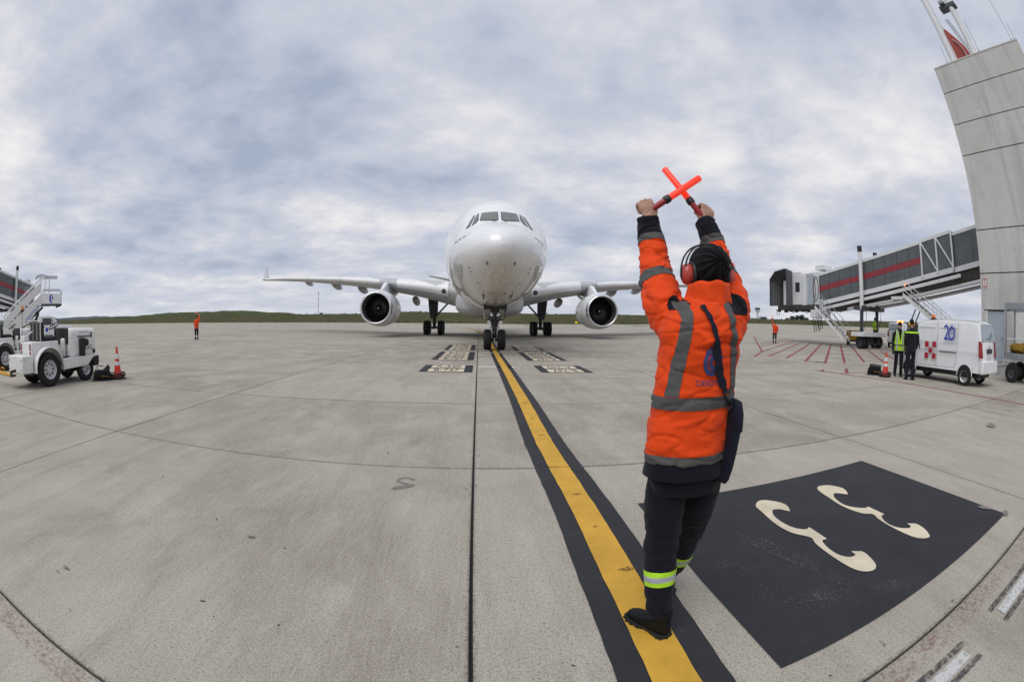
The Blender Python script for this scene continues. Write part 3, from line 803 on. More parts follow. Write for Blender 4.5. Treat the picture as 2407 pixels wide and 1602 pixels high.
        k = len(pr); b.lathe(pr, 48, 'Y', caps=False); b.build('inlet_duct', M_DUCT, e, smooth='all')
        MB().lathe([(1.225, 1.62), (1.225, 1.66), (.3, 1.7), (.3, 1.62)], 40, 'Y', closed=True).build('fan_case', M_DK, e)
        fb = MB(); rg = []
        for r_, tw, ch in ((.30, .35, .10), (.6, .55, .13), (.9, .8, .15), (1.20, 1.0, .16)):
            d = Vector((math.cos(tw), math.sin(tw)))*ch
            rg.append([(-d.x, -d.y, r_), (-d.x*.2, -d.y*.2-.012, r_), (d.x, d.y, r_), (-d.x*.2, -d.y*.2+.012, r_)])
        fb.loft(rg); fm = None
        for k in range(26):
            if fm is None: o_ = fb.build('fan_blade', M_DK, e, smooth=True); fm = o_.data
            else: o_ = bpy.data.objects.new('fan_blade', fm); link(o_, e)
            o_.location = (0, 1.40, 0); o_.rotation_euler = (0, 2*math.pi*k/26, 0)
        MB().lathe([(0, 1.0), (.10, 1.06), (.22, 1.22), (.31, 1.42), (.33, 1.6)], 24, 'Y').build('spinner', M_DK, e, smooth='all')
        MB().lathe([(0, .985), (.035, 1.0), (.07, 1.04)], 12, 'Y').build('spinner_tip', M_NAC, e, smooth='all')
        MB().lathe([(.92, 4.4), (.86, 5.2), (.66, 6.2), (.60, 6.2), (.55, 5.5)], 32, 'Y', caps=False).build('core_cowl', M_GEAR, e, smooth='all')
        # strake and pylon
        MB().prism([(-1.45*sg*.72, 1.6, 1.05), (-1.45*sg*.72, 2.9, 1.05), (-1.9*sg*.72, 2.9, 1.38), (-1.8*sg*.72, 2.3, 1.28)], (0.02, 0, .03)).build('strake', M_NAC, e)
        rg = []
        for y, z0, z1, w in ((1.9, 1.42, 1.56, .10), (2.6, 1.35, 1.80, .22), (3.6, 1.2, 2.28, .30), (4.6, 1.0, 2.5, .33), (6.0, 1.0, 2.5, .33), (8.2, 1.5, 2.4, .25), (10.5, 2.0, 2.3, .08)):
            rg.append([(-w, y, z0), (w, y, z0), (w, y, (z0+z1)/2), (w*.6, y, z1), (-w*.6, y, z1), (-w, y, (z0+z1)/2)])
        MB().loft(rg).build('pylon', M_NAC, e, smooth=50)
        # tail plane
        rg = []
        for l, y0, c, z in ((.8, 46.0, 5.6, 7.0), (9.5, 51.2, 2.2, 9.0)):
            rg.append([(l*sg, y0+u*c, z+t*c*.8-u*c*.02) for u, t in FO+FU])
        MB().loft(rg).build('tailplane', M_WING, root, smooth=60)
    rg = []
    for z, y0, c in ((7.3, 43.5, 8.5), (9, 45.5, 7), (16.6, 51.6, 3)):
        rg.append([(t*c*.8, y0+u*c, z) for u, t in FO+FU])
    MB().loft(rg).build('tail_fin', M_NAC, root, smooth=60)
    # ---- nose gear
    def wheel(parent, x, y, r, w, rim):
        wo = bpy.data.objects.new('wheel', None); link(wo, parent); wo.location = (x, y, r)
        h = w/2
        pr = [(rim, -h*.80), (r*.80, -h*.98), (r*.93, -h*.86), (r*.985, -h*.6), (r, -h*.25), (r, h*.25), (r*.985, h*.6), (r*.93, h*.86), (r*.80, h*.98), (rim, h*.80)]
        MB().lathe(pr, 32, 'X', caps=False).build('tyre', M_TYRE, wo, smooth='all')
        MB().lathe([(0, -h*.6), (rim*.5, -h*.62), (rim*1.01, -h*.8), (rim*1.01, h*.8), (rim*.5, h*.62), (0, h*.6)], 20, 'X').build('rim', M_GEAR, wo, smooth=True)
    ng = bpy.data.objects.new('nose_gear', None); link(ng, root)
    for sg in (-1, 1): wheel(ng, .36*sg, 0, .525, .40, .26)
    b = MB(); b.tube((0, 0, .95), (0, .06, 2.4), .13, .16, 14); b.tube((0, .12, 1.75), (0, 1.3, 2.3), .06, .07, 8)
    b.cbox((0, -.02, 1.62), (.36, .30, .22)); b.cbox((0, -.05, 1.95), (.30, .34, .30)); b.tube((-.34, 0, 1.5), (.34, 0, 1.5), .075, .075, 10)
    for sg in (-1, 1):
        b.tube((.10*sg, .05, 2.2), (.42*sg, .10, 2.45), .04, .04, 6); b.cbox((.30*sg, -.05, 1.50), (.16, .2, .2)); b.tube((.28*sg, 0, 1.6), (.12*sg, .0, 2.3), .03, .03, 6)
        b.tube((.2*sg, -.1, 1.1), (.10*sg, -.05, 1.5), .03, .03, 6)
    b.build('strut', M_GEAR, ng, smooth=True)
    b = MB(); b.tube((0, 0, .45), (0, 0, .98), .085, .085, 14); b.build('piston', M_CHR, ng, smooth=True)
    MB().tube((-.30, 0, .525), (.30, 0, .525), .07, .07, 12).build('axle', M_GEAR, ng, smooth=True)
    b = MB(); b.prism([(-.03, -.14, .62), (-.03, -.36, .82), (-.03, -.14, 1.12), (-.03, -.10, 1.05), (-.03, -.26, .82), (-.03, -.08, .68)], (.06, 0, 0)); b.build('torque_link', M_GEAR, ng)
    for sg in (-1, 1):
        for (x, z) in ((.30, 1.42), (.16, 1.80)): MB().lathe([(.09, 0), (.095, .04), (.07, .09), (0, .1)], 12, 'Y', (x*sg, -.22, z)).build('taxi_light', M_CHR, ng, smooth=True)
        MB().prism([(.60*sg, -.45, 2.42), (.60*sg, 1.5, 2.3), (.47*sg, 1.45, 1.52), (.45*sg, -.40, 1.62)], (.03*sg, 0, 0)).build('gear_door', M_WING, ng)
        rod('door_edge', M_SEALB, ng, [(.61*sg, -.46, 2.42), (.46*sg, -.41, 1.60), (.48*sg, 1.45, 1.50)], .022, 6)
        MB().prism([(.66*sg, -3.3, 2.66), (.66*sg, -.5, 2.40), (.60*sg, -.5, 2.34), (.60*sg, -3.3, 2.55)], (.02*sg, 0, 0)).build('bay_edge', M_SEALB, ng)
    MB().box(-.58, .58, -.55, 1.6, 2.10, 2.34).build('gear_bay', M_SEALB, ng)
    # ---- main gear
    for sg in (-1, 1):
        mg = bpy.data.objects.new('main_gear', None); link(mg, root); mg.location = (5.34*sg, 21.7, .055 if sg < 0 else .075)
        for x in (-.70, .70):
            for y in (-.99, .99): wheel(mg, x, y, .70, .50, .36)
        b = MB(); b.tube((0, -1.1, .70), (0, 1.1, .70), .15, .15, 12); b.tube((-.6, -.99, .70), (.6, -.99, .70), .09, .09, 10); b.tube((-.6, .99, .70), (.6, .99, .70), .09, .09, 10)
        b.build('bogie_beam', M_GEAR, mg, smooth=True)
        b = MB(); b.tube((0, 0, .7), (0, 0, 1.8), .17, .17, 14); b.tube((0, 0, 1.6), (-.1*sg, 0, 4.3), .24, .26, 14); b.cbox((0, -.1, 1.75), (.5, .5, .3))
        b.tube((0, -.3, 1.05), (0, -.3, 1.75), .05, .05, 8)
        b.build('strut', M_GEAR, mg, smooth=True)
        b = MB(); b.tube((-.2*sg, 0, 1.9), (-1.75*sg, 0, 3.55), .09, .09, 10); b.tube((-.1*sg, .1, 3.5), (-1.6*sg, .1, 3.2), .05, .05, 8); b.cbox((-1.5*sg, 0, 3.3), (.35, .2, .35)); b.build('side_brace', M_GEAR, mg, smooth=True)
        MB().prism([(-.40*sg, -.35, 4.5), (.60*sg, -.35, 4.5), (.64*sg, -.33, 3.6), (.50*sg, -.3, 2.2), (.30*sg, -.3, 1.50), (.20*sg, -.3, 2.0), (-.38*sg, -.33, 2.2)], (0, .06, 0)).build('gear_door', M_GEAR, mg)
    return root
plane = airliner()
# ------------------------------------------------------------------ people
def remeshed(mb, name, mat, parent, voxel, smooth=4, factor=.5):
    """union of overlapping shapes as one continuous surface"""
    o = mb.build(name+'_tmp', None, None)
    r = o.modifiers.new('r', 'REMESH'); r.mode = 'VOXEL'; r.voxel_size = voxel
    if smooth:
        sm = o.modifiers.new('s', 'SMOOTH'); sm.factor = factor; sm.iterations = smooth
    m = evaluated(o); old = o.data
    bpy.data.objects.remove(o); bpy.data.meshes.remove(old)
    m.name = name; m.materials.clear()
    if mat: m.materials.append(mat)
    m.polygons.foreach_set('use_smooth', [True]*len(m.polygons))
    q = bpy.data.objects.new(name, m); link(q, parent); return q
def band(src, name, mat, parent, planes, keep=None, off=.0025):
    """a strip of cloth sewn on: the part of the garment between the planes, lifted off it a little"""
    bm = bmesh.new(); bm.from_mesh(src.data)
    for co, no in planes:
        bmesh.ops.bisect_plane(bm, geom=bm.verts[:]+bm.edges[:]+bm.faces[:], plane_co=co, plane_no=no, clear_outer=True)
    if keep:
        bmesh.ops.delete(bm, geom=[f for f in bm.faces if not keep(f.calc_center_median())], context='FACES')
    bm.normal_update()
    for v in bm.verts: v.co += v.normal*off
    m = bpy.data.meshes.new(name); bm.to_mesh(m); bm.free()
    m.materials.clear(); m.materials.append(mat)
    m.polygons.foreach_set('use_smooth', [True]*len(m.polygons))
    o = bpy.data.objects.new(name, m); link(o, parent); return o
def cloth(name, c, rough=.75, var=.12, weave=900, fuzz=.3, dark=.6):
    if name in MATS: return MATS[name]
    s = NT(name); o = s.coord()
    n1 = s.noise(o, 9, 4, .6, .3); n2 = s.noise(o, weave, 2, .5); n3 = s.noise(o, 30, 5, .6, .6)
    a = s.mix(s.rng(n1, .3, .7), tuple(x*(1-var) for x in c), tuple(min(1, x*(1+var)) for x in c))
    a = s.mix(s.rng(n3, .55, .8, 0, .25), a, tuple(x*dark for x in c))
    s.put(s.b.inputs['Base Color'], a); s.b.inputs['Roughness'].default_value = rough
    s.b.inputs['Sheen Weight'].default_value = fuzz*.25; s.b.inputs['Specular IOR Level'].default_value = .14
    s.bump(s.math('ADD', s.math('MULTIPLY', n2, .25), n3), .35, .004)
    MATS[name] = s.m; return s.m
def displace(me, fn):
    n = len(me.vertices); co = [0.0]*(3*n); no = [0.0]*(3*n)
    me.vertices.foreach_get('co', co); me.vertices.foreach_get('normal', no)
    for i in range(n):
        p = Vector(co[3*i:3*i+3]); q = Vector(no[3*i:3*i+3]); r = p+q*fn(p, q)
        co[3*i:3*i+3] = r
    me.vertices.foreach_set('co', co); me.update()
def ell_ring(c, a, b, rx, ry, n=28):
    return [Vector(c)+Vector(rx)*a*math.cos(2*math.pi*j/n)+Vector(ry)*b*math.sin(2*math.pi*j/n) for j in range(n)]
def ellipsoid(mb, c, r, ax=None, nu=16, nv=10):
    c = Vector(c); ax = ax or ((1,0,0), (0,1,0), (0,0,1)); X, Y, Z = (Vector(q).normalized() for q in ax)
    rings = []
    for i in range(1, nv):
        t = math.pi*i/nv
        rings.append([c+X*r[0]*math.sin(t)*math.cos(2*math.pi*j/nu)+Y*r[1]*math.sin(t)*math.sin(2*math.pi*j/nu)-Z*r[2]*math.cos(t) for j in range(nu)])
    return mb.loft(rings)
def chain(pts, k=4):
    """smooth curve through the points: (x, y, z, radius)"""
    out = []; n = len(pts)
    for i in range(n-1):
        p = [Vector(pts[max(0, min(n-1, i+q))]+(0,)*(4-len(pts[0]))) if len(pts[0]) == 4 else Vector((*pts[max(0, min(n-1, i+q))], 0)) for q in (-1, 0, 1, 2)]
        for t in range(k):
            t /= k
            out.append(.5*((2*p[1])+(p[2]-p[0])*t+(2*p[0]-5*p[1]+4*p[2]-p[3])*t*t+(3*p[1]-p[0]-3*p[2]+p[3])*t**3))
    out.append(Vector(pts[-1]))
    return [q.xyz for q in out], [max(.001, q.w) for q in out]
M_SKIN = pbr('skin', (.36, .20, .135), .5, var=.14, scale=30, bump=.12, bscale=260)
M_ORG = cloth('orange_cloth', (.70, .060, .006), .7, .10, dark=.72)
M_NAVY = cloth('navy_cloth', (.0062, .0072, .0115), .85, .25)
M_REFL = cloth('grey_reflective_tape', (.085, .085, .085), .55, .08, 500, .1, .8)
M_SILV = cloth('silver_reflective_tape', (.36, .38, .42), .45, .06, 500, .1, .9)
M_LIME = cloth('lime_cloth', (.40, .70, .03), .6, .06, dark=.8)
M_KNIT = cloth('black_knit', (.0075, .0075, .0095), .85, .3, 500)
M_BOOT = pbr('black_leather', (.005, .005, .0055), .5, var=.3, scale=20, bump=.3, bscale=120, spec=.22)
M_SOLE = pbr('black_rubber', (.009, .009, .009), .7, var=.2, scale=20)
M_MUFF = pbr('red_plastic', (.42, .045, .03), .32, var=.06, scale=8, coat=.2)
M_BLKP = pbr('black_plastic', (.012, .012, .013), .4, var=.2)
M_NVB = cloth('navy_nylon', (.0075, .0090, .021), .6, .2, 700)
M_BLUE = pbr('blue_print', (.030, .045, .16), .6, var=.1)
M_WAND = NT('wand_red_plastic')
M_WAND.b.inputs['Base Color'].default_value = (.95, .045, .018, 1); M_WAND.b.inputs['Roughness'].default_value = .3
M_WAND.b.inputs['Emission Color'].default_value = (1, .05, .02, 1); M_WAND.b.inputs['Emission Strength'].default_value = .35
M_WAND = M_WAND.m
M_HANDLE = pbr('wand_handle', (.30, .018, .02), .35, var=.08)

def wand(tip, end, name_label, group, r=.0175, ring=.66):
    """tip, end in metres: a lit tube on a darker handle with a black switch collar"""
    t, e = Vector(tip), Vector(end); d = (e-t); L = d.length; d.normalize()
    root = empty('signal_wand', e, 0, name_label, 'wand', group)
    o = lambda p: p-e
    MB().path([o(t), o(t+d*.004), o(t+d*L*ring)], [r*.85, r, r], 20).build('lit_tube', M_WAND, root, smooth=True)
    MB().path([o(t+d*L*ring), o(t+d*(L*ring+.012)), o(t+d*(L*ring+.03)), o(t+d*(L*ring+.036))], [r*1.05, r*1.22, r*1.22, r*.9], 20).build('collar', M_BLKP, root, smooth=True)
    MB().path([o(t+d*(L*ring+.03)), o(t+d*L*.97), o(e)], [r*.92, r*.88, r*.7], 16).build('handle', M_HANDLE, root, smooth=True)
    return root
def hand_shape(mb, o, X, Z, sc=1.0):
    """a gripping hand: o wrist, Z towards the knuckles, X towards the thumb side, palm on the far side"""
    X = Vector(X).normalized(); Z = Vector(Z); Z = (Z-X*Z.dot(X)).normalized(); Y = Z.cross(X)
    if Y.dot(Vector((.35, 1, 0))) < 0: Y = -Y
    P = lambda x, y, z: Vector(o)+(X*x+Y*y+Z*z)*sc
    pts = [(-.0, .0, -.03, .024, .019), (0, 0, .0, .0255, .019), (.0, .002, .03, .034, .019), (0, .002, .06, .040, .0175), (0, .006, .082, .040, .014)]
    mb.loft([[P(x+a*math.cos(t), y+b*math.sin(t), z) for t in [2*math.pi*j/16 for j in range(16)]] for x, y, z, a, b in pts])
    for x, l, r in ((.0310, 1.0, .0088), (.0105, 1.06, .0092), (-.0100, 1.0, .0088), (-.0295, .86, .0078)):
        q = [(x, .0, .070, r*1.05), (x, .006, .090*l**.5, r*1.12), (x*.98, .030, .101*l**.5, r), (x*.96, .052, .088, r*.98), (x*.94, .055, .066, r*.92), (x*.92, .042, .052, r*.85), (x*.92, .030, .050, r*.7)]
        p, rr = chain(q, 3); mb.path([P(*v) for v in p], [v*sc for v in rr], 10)
    q = [(.020, .004, .012, .015), (.036, .012, .034, .0135), (.045, .030, .052, .0115), (.036, .050, .060, .0105), (.016, .064, .064, .0095), (.006, .066, .066, .007)]
    p, rr = chain(q, 3); mb.path([P(*v) for v in p], [v*sc for v in rr], 10)
def head_shape(mb, c, F, up, k=1.0):
    """c centre of the skull, F facing, up"""
    F = Vector(F).normalized(); U = Vector(up).normalized(); Rr = F.cross(U).normalized(); U = Rr.cross(F)
    P = lambda x, y, z: Vector(c)+(Rr*x+F*y+U*z)*k
    ax = (Rr, F, U)
    ellipsoid(mb, P(0, -.008, .022), (.074*k, .094*k, .088*k), ax)
    ellipsoid(mb, P(0, .030, -.045), (.056*k, .062*k, .075*k), ax)
    ellipsoid(mb, P(0, .075, -.092), (.024*k, .018*k, .020*k), ax)
    mb.path([P(0, .086, .012), P(0, .100, -.012), P(0, .112, -.034), P(0, .092, -.044)], [.008*k, .010*k, .014*k, .010*k], 10)
    for s in (-1, 1):
        ellipsoid(mb, P(.078*s, -.002, -.012), (.009*k, .018*k, .030*k), ax, 10, 8)
        ellipsoid(mb, P(.034*s, .074, .018), (.018*k, .012*k, .008*k), ax, 10, 6)
        ellipsoid(mb, P(.040*s, .060, -.03), (.018*k, .018*k, .020*k), ax, 10, 6)
    mb.path([P(-.022, .078, -.068), P(0, .088, -.066), P(.022, .078, -.068)], [.006*k, .008*k, .006*k], 8)
    return P
def marshaller():
    base = Vector((.76, 1.72, 0))
    root = empty('person', base, 0, 'marshaller in orange jacket seen from behind, crossing two red wands overhead', 'person')
    F = Vector((math.sin(R(-5)), math.cos(R(-5)), 0)); Rt = Vector((F.y, -F.x, 0)); B = -F
    T = [(.758,1.721,.828,.189),(.756,1.722,.914,.187),(.755,1.723,1.051,.185),(.768,1.717,1.193,.184),(.775,1.714,1.295,.186),(.781,1.711,1.386,.188),(.786,1.709,1.45,.190),(.793,1.709,1.514,.178),(.806,1.712,1.562,.140),(.818,1.716,1.60,.098)]
    SL = [(0.645, 2.019, 2.0, 0.055), (0.65, 2.018, 1.952, 0.0591), (0.656, 1.995, 1.867, 0.0655), (0.655, 1.953, 1.752, 0.0749), (0.65, 1.892, 1.656, 0.0845), (0.653, 1.817, 1.557, 0.0932), (0.694, 1.769, 1.465, 0.0957)]
    SR = [(0.952, 2.005, 2.0, 0.0531), (0.956, 1.981, 1.954, 0.0559), (0.972, 1.94, 1.84, 0.0621), (0.978, 1.881, 1.734, 0.0678), (0.968, 1.808, 1.647, 0.0759), (0.948, 1.738, 1.553, 0.0867), (0.894, 1.71, 1.467, 0.0936)]
    HW, HW2 = Vector((.659, 2.018, 1.985)), Vector((.950, 1.998, 1.985))
    w2d = (Vector((.934, 1.992, 2.228))-Vector((.730, 2.022, 2.078))).normalized()
    w1d = (Vector((.778, 2.101, 2.294))-Vector((.901, 2.029, 2.090))).normalized()
    l = lambda p: Vector(p[:3])-base
    # ---- body: one continuous figure under the clothes
    b = MB(); hc = Vector((.838, 1.742, 1.715))-base
    P = head_shape(b, hc, F, (0.03, .05, 1), .97)
    b.path([l((.812, 1.715, 1.50)), l((.822, 1.722, 1.58)), hc+Vector((0, -.01, -.03))], [.066, .058, .056], 16)
    b.loft([ell_ring(l(t), t[3]*.78, t[3]*.52, Rt, F) for t in T[:8]]+[ell_ring(l((.818, 1.716, 1.60)), .05, .05, Rt, F)])
    for S, hw in ((SL, HW), (SR, HW2)):
        p, rr = chain([(*l(q), q[3]*.54) for q in S[::-1]]+[(*(hw-base), .026)], 3); b.path(p, rr, 12)
    hand_shape(b, HW-base, (w2d*.75+Vector((.6, 0, -.15))), Vector((.10, .10, 1)), 1.08)
    hand_shape(b, HW2-base, (w1d*.35+Vector((-.95, -.25, .1))), Vector((.10, .10, 1)), 1.08)
    LL = [(.712,1.755,.86,.092),(.692,1.75,.70,.087),(.697,1.724,.487,.073),(.698,1.68,.33,.068),(.714,1.640,.11,.055)]
    LR = [(.862,1.750,.86,.092),(.880,1.794,.666,.084),(.893,1.860,.483,.068),(.900,1.945,.268,.062),(.880,2.03,.11,.050)]
    for S in (LL, LR):
        p, rr = chain([(*l(q), q[3]*.8) for q in S], 3); b.path(p, rr, 14)
    feet = ((Vector((.714, 1.640, 0)), R(-33)), (Vector((.880, 2.03, 0)), R(-8)))
    for f, a in feet:
        d = Vector((math.sin(a), math.cos(a), 0)); p0 = f-base
        b.path([p0+Vector((0, 0, .11)), p0+Vector((0, 0, .055))-d*.01, p0+d*.07+Vector((0, 0, .05)), p0+d*.13+Vector((0, 0, .045))], [.034, .030, .026, .018], 12)
    body = remeshed(b, 'body', M_SKIN, root, .0038, 2)
    # eyes
    for s in (-1, 1): ellipsoid(MB(), P(.033*s, .076, .002), (.012, .008, .008), None, 8, 6).build('eye', M_BLKP, root, smooth='all')
    # fingernails are on the far side; jacket next
    b = MB()
    rings = [ell_ring(l(t), t[3]*(1.0 if t[2] > 1.25 else 1.03), t[3]*(.77 if t[2] > 1.3 else .74), Rt, F, 40) for t in T[1:]]
    b.loft(rings)
    for S in (SL, SR):
        p, rr = chain([(*l(q), q[3]) for q in S], 4); b.path(p, rr, 22)
    # shoulder bulk between sleeve and yoke
    ellipsoid(b, l((.705, 1.735, 1.475)), (.080, .095, .10)); ellipsoid(b, l((.895, 1.705, 1.475)), (.080, .095, .10))
    jac = remeshed(b, 'jacket', M_ORG, root, .0065, 6)
    # folds: creases across the back, rings round the sleeves, drag lines from the armpits
    axis = {}
    for nm, S in (('L', SL), ('R', SR)):
        axis[nm] = [l(q) for q in S]
    def seg(p, pts):
        best = (9, 0); acc = 0
        for a, c in zip(pts, pts[1:]):
            d = c-a; t = max(0, min(1, (p-a).dot(d)/d.length_squared)); q = a+d*t; e = (p-q).length
            if e < best[0]: best = (e, acc+d.length*t)
            acc += d.length
        return best
    me = jac.data
    def folds(p, nrm):
        z = p.z; u = p.dot(Rt); back = nrm.dot(B)
        eL, tL = seg(p, axis['L'][:6]); eR, tR = seg(p, axis['R'][:6])
        d = 0.0
        if z > 1.40 and min(eL, eR) < .11 and (z > 1.56 or abs(u) > .14):
            t = tL if eL < eR else tR
            w = noise.noise(p*9+Vector((3, 1, 2)))
            d += .0045*math.sin(t*70+9*w+u*26)*(.4+.6*abs(noise.noise(p*6)))*(1.15 if t > .2 else .6)
            d += .0070*noise.fractal(Vector((p.x*13+p.z*9, p.y*13, p.z*17)), 1, 2, 3)-.0085*max(0, .13-abs(noise.noise(Vector((p.x*9+p.z*7, p.y*9, p.z*15)))))/.13
        else:
            d += .0085*noise.fractal(Vector((p.x*7, p.y*7, p.z*13+2)), 1.0, 2.0, 3)-.007*max(0, .12-abs(noise.noise(Vector((p.x*6, p.y*6, p.z*16+5)))))/.12
            zc = 1.395+.10*max(0, u)-.05*min(0, u)+.012*math.sin(u*30)
            d -= .013*math.exp(-((z-zc)/.010)**2)*max(0, min(1, (u+.09)/.05))*max(0, back)
            d += .011*math.exp(-((z-zc-.034)/.024)**2)*max(0, min(1, (u+.10)/.06))*max(0, back)
            for z0, s_, uc, a_, w_ in ((1.235, .05, .05, .006, .011), (1.205, -.10, .0, .005, .009), (1.10, .22, -.05, .0055, .012), (1.02, -.12, .04, .005, .012), (1.47, .6, .06, .008, .012), (1.46, -.7, -.07, .008, .012), (1.32, .25, -.1, .004, .01), (.965, .1, 0, .004, .01)):
                d += a_*math.exp(-((z-z0-s_*(u-uc))/w_)**2)*math.exp(-((u-uc)/.10)**2)*max(.2, back)
            d += .0025*math.sin(math.atan2(p.dot(F), u)*7+z*4)*max(0, min(1, (1.15-z)/.2))
            # vertical drag from the armpits
            d += .007*math.sin((u+.02*math.sin(z*20))*95)*math.exp(-((abs(u)-.16)/.04)**2)*max(0, min(1, (z-1.25)/.1))*.8
        return d
    displace(me, folds)
    navy_i = len(me.materials); me.materials.append(M_NAVY)
    for f in me.polygons:
        c = f.center; u = c.dot(Rt); w = c.z
        # dark cuffs
        eL, tL = seg(c, axis['L'][:6]); eR, tR = seg(c, axis['R'][:6])
        if (eL < .10 and tL < .112 and w > 1.7) or (eR < .10 and tR < .105 and w > 1.7): f.material_index = navy_i
    # dark shoulder inserts
    def near(c, q, r): return (c-(Vector(q)-base)).length < r
    ins = band(jac, 'shoulder_insert', M_NAVY, root, [((0, 0, 1.538), (0, 0, -1)), ((0, 0, 1.588), (.25, 0, 1))], lambda c: near(c, (.690, 1.70, 1.560), .062) and c.dot(Rt) < -.062, .0022)
    ins = band(jac, 'shoulder_insert', M_NAVY, root, [((0, 0, 1.528), (0, 0, -1)), ((0, 0, 1.588), (-.3, 0, 1))], lambda c: near(c, (.925, 1.67, 1.558), .062) and c.dot(Rt) > .088, .0022)
    # reflective tape
    band(jac, 'reflective_band', M_REFL, root, [((0, 0, 1.148), (.03, 0, -1)), ((0, 0, 1.200), (-.03, 0, 1))])
    band(jac, 'reflective_band', M_REFL, root, [((0, 0, .905), (.02, 0, -1)), ((0, 0, .955), (-.02, 0, 1))])
    for u0, tl in ((-.142, -.15), (.140, .13)):
        band(jac, 'reflective_brace', M_REFL, root, [(Rt*(u0-.021)+Vector((0, 0, 1.2)), -(Rt+Vector((0, 0, tl)))), (Rt*(u0+.021)+Vector((0, 0, 1.2)), Rt+Vector((0, 0, tl))), ((0, 0, 1.199), (0, 0, -1)), ((0, 0, 1.575), (0, 0, 1))], lambda c: c.dot(B) > -.02 and (c.z < 1.50 or c.dot(F) < .02), .0030)
    for nm, S, t0, t1 in (('L', SL, .112, .150), ('L', SL, .325, .385), ('R', SR, .105, .145), ('R', SR, .315, .370)):
        pts = axis[nm]; acc = 0
        def at(t):
            a_ = 0
            for a, c in zip(pts, pts[1:]):
                L_ = (c-a).length
                if a_+L_ >= t: return a+(c-a)*((t-a_)/L_), (c-a).normalized()
                a_ += L_
        (p0, d0), (p1, d1) = at(t0), at(t1); mid = (p0+p1)/2
        band(jac, 'sleeve_band', M_REFL, root, [(p0, -d0), (p1, d1)], lambda c, mid=mid: (c-mid).length < .13 and abs((c-mid).dot(d0)) < .07, .0028)
    # stand-up collar
    cc = Vector((.816, 1.712, 1.60))-base; rings = []
    for z, a, bb, dy in ((-.062, .108, .098, 0), (-.03, .104, .094, -.004), (.0, .099, .088, -.010), (.03, .096, .085, -.016), (.048, .094, .083, -.018), (.050, .086, .075, -.018), (.0, .085, .072, -.010), (-.05, .09, .08, 0)):
        rg = []
        for j in range(48):
            t = 2*math.pi*j/48; wv = .004*math.sin(5*t+z*60)+.003*math.sin(9*t+1)
            rg.append(cc+Rt*(a+wv)*math.cos(t)+F*((bb+wv)*math.sin(t)+dy*.5)+Vector((0, 0, z+.012*math.sin(t)*-1+.004*math.sin(7*t))))
        rings.append(rg)
    MB().loft(rings, caps=False).build('collar', M_ORG, root, smooth='all')
    # dark inner jacket showing under the hem
    rings = [ell_ring(l((.757, 1.722, z)), a*1.03, a*.74, Rt, F, 40) for z, a in ((.845, .186), (.862, .187), (.90, .184), (.935, .176))]
    for i, rg in enumerate(rings):
        for j, p in enumerate(rg): p += (p-l((.757, 1.722, p.z))).normalized()*.004*math.sin(j*.8+i)
    MB().loft(rings).build('under_jacket_hem', M_NAVY, root, smooth=True)
    # trousers
    b = MB()
    b.loft([ell_ring(l((.770, 1.728, z)), a, d, Rt, F, 32) for z, a, d in ((.76, .160, .110), (.82, .172, .122), (.88, .172, .125), (.92, .165, .12))])
    for S in (LL, LR):
        p, rr = chain([(*l(q), q[3]*1.10) for q in S[:4]]+[(*(l(S[4])+Vector((0, 0, .015))), .062)], 4); b.path(p, rr, 24)
    tr = remeshed(b, 'trousers', M_NAVY, root, .0075, 5)
    displace(tr.data, lambda p, q: (.006*noise.fractal(Vector((p.x*9, p.y*9, p.z*15)), 1, 2, 3)+(.005*math.sin(p.z*70+8*noise.noise(p*8)) if p.z < .22 or .42 < p.z < .56 else 0)))
    for S, zc in ((LL, .335), (LR, .288)):
        c0 = l(S[3]); d = (l(S[2])-l(S[4])).normalized()
        mid = c0+d*((zc-c0.z)/d.z)
        for off, mat, nm in ((.0265, M_LIME, 'lime_band'), (0, M_SILV, 'silver_band'), (-.0265, M_LIME, 'lime_band')):
            m0 = mid+d*off; hw = .0125 if mat is M_LIME else .0145
            band(tr, nm, mat, root, [(m0-d*hw, -d), (m0+d*hw, d)], lambda c, m0=m0: (c-m0).length < .095, .0035)
    # boots
    for f, a in feet:
        bo = bpy.data.objects.new('boot', None); link(bo, root)
        bo.location = f-base; bo.rotation_euler = (0, 0, -a)
        out = [(-.038, -.075), (.0, -.092), (.038, -.075), (.044, -.03), (.040, .03), (.047, .09), (.046, .14), (.028, .178), (0, .190), (-.028, .178), (-.046, .14), (-.047, .09), (-.040, .03), (-.044, -.03)]
        sm = smooth_poly(out, 4); m = len(sm); rings = []
        for z, k in ((.002, .97), (.004, 1.02), (.022, 1.04), (.030, 1.0)):
            rings.append([(x*k, y*k if y > 0 else y*k, z if not (z < .01 and -.02 < y < .05) else z+.012) for x, y in sm])
        MB().loft(rings).build('sole', M_SOLE, bo, smooth=True)
        for i in range(0, m, 3):
            x, y = sm[i]
            if -.02 < y < .05: continue
            MB().cbox((x*1.01, y*1.01, .012), (.013, .013, .022)).build('sole_lug', M_SOLE, bo)
        b = MB()
        rr = []
        for y, w, h, z0 in ((-.085, .018, .030, .05), (-.07, .034, .045, .058), (-.04, .038, .055, .065), (0, .040, .055, .065), (.04, .042, .044, .058), (.09, .044, .034, .050), (.14, .042, .030, .045), (.172, .028, .022, .040), (.184, .010, .010, .036)):
            rr.append([(w*math.copysign(abs(math.cos(t))**.75, math.cos(t)), y, z0+h*math.copysign(abs(math.sin(t))**.85, math.sin(t))) for t in [2*math.pi*j/18 for j in range(18)]])
        b.loft(rr); b.path([(0, -.035, .07), (0, -.03, .115), (0, -.03, .15)], [.046, .047, .050], 16)
        remeshed(b, 'upper', M_BOOT, bo, .005, 4)
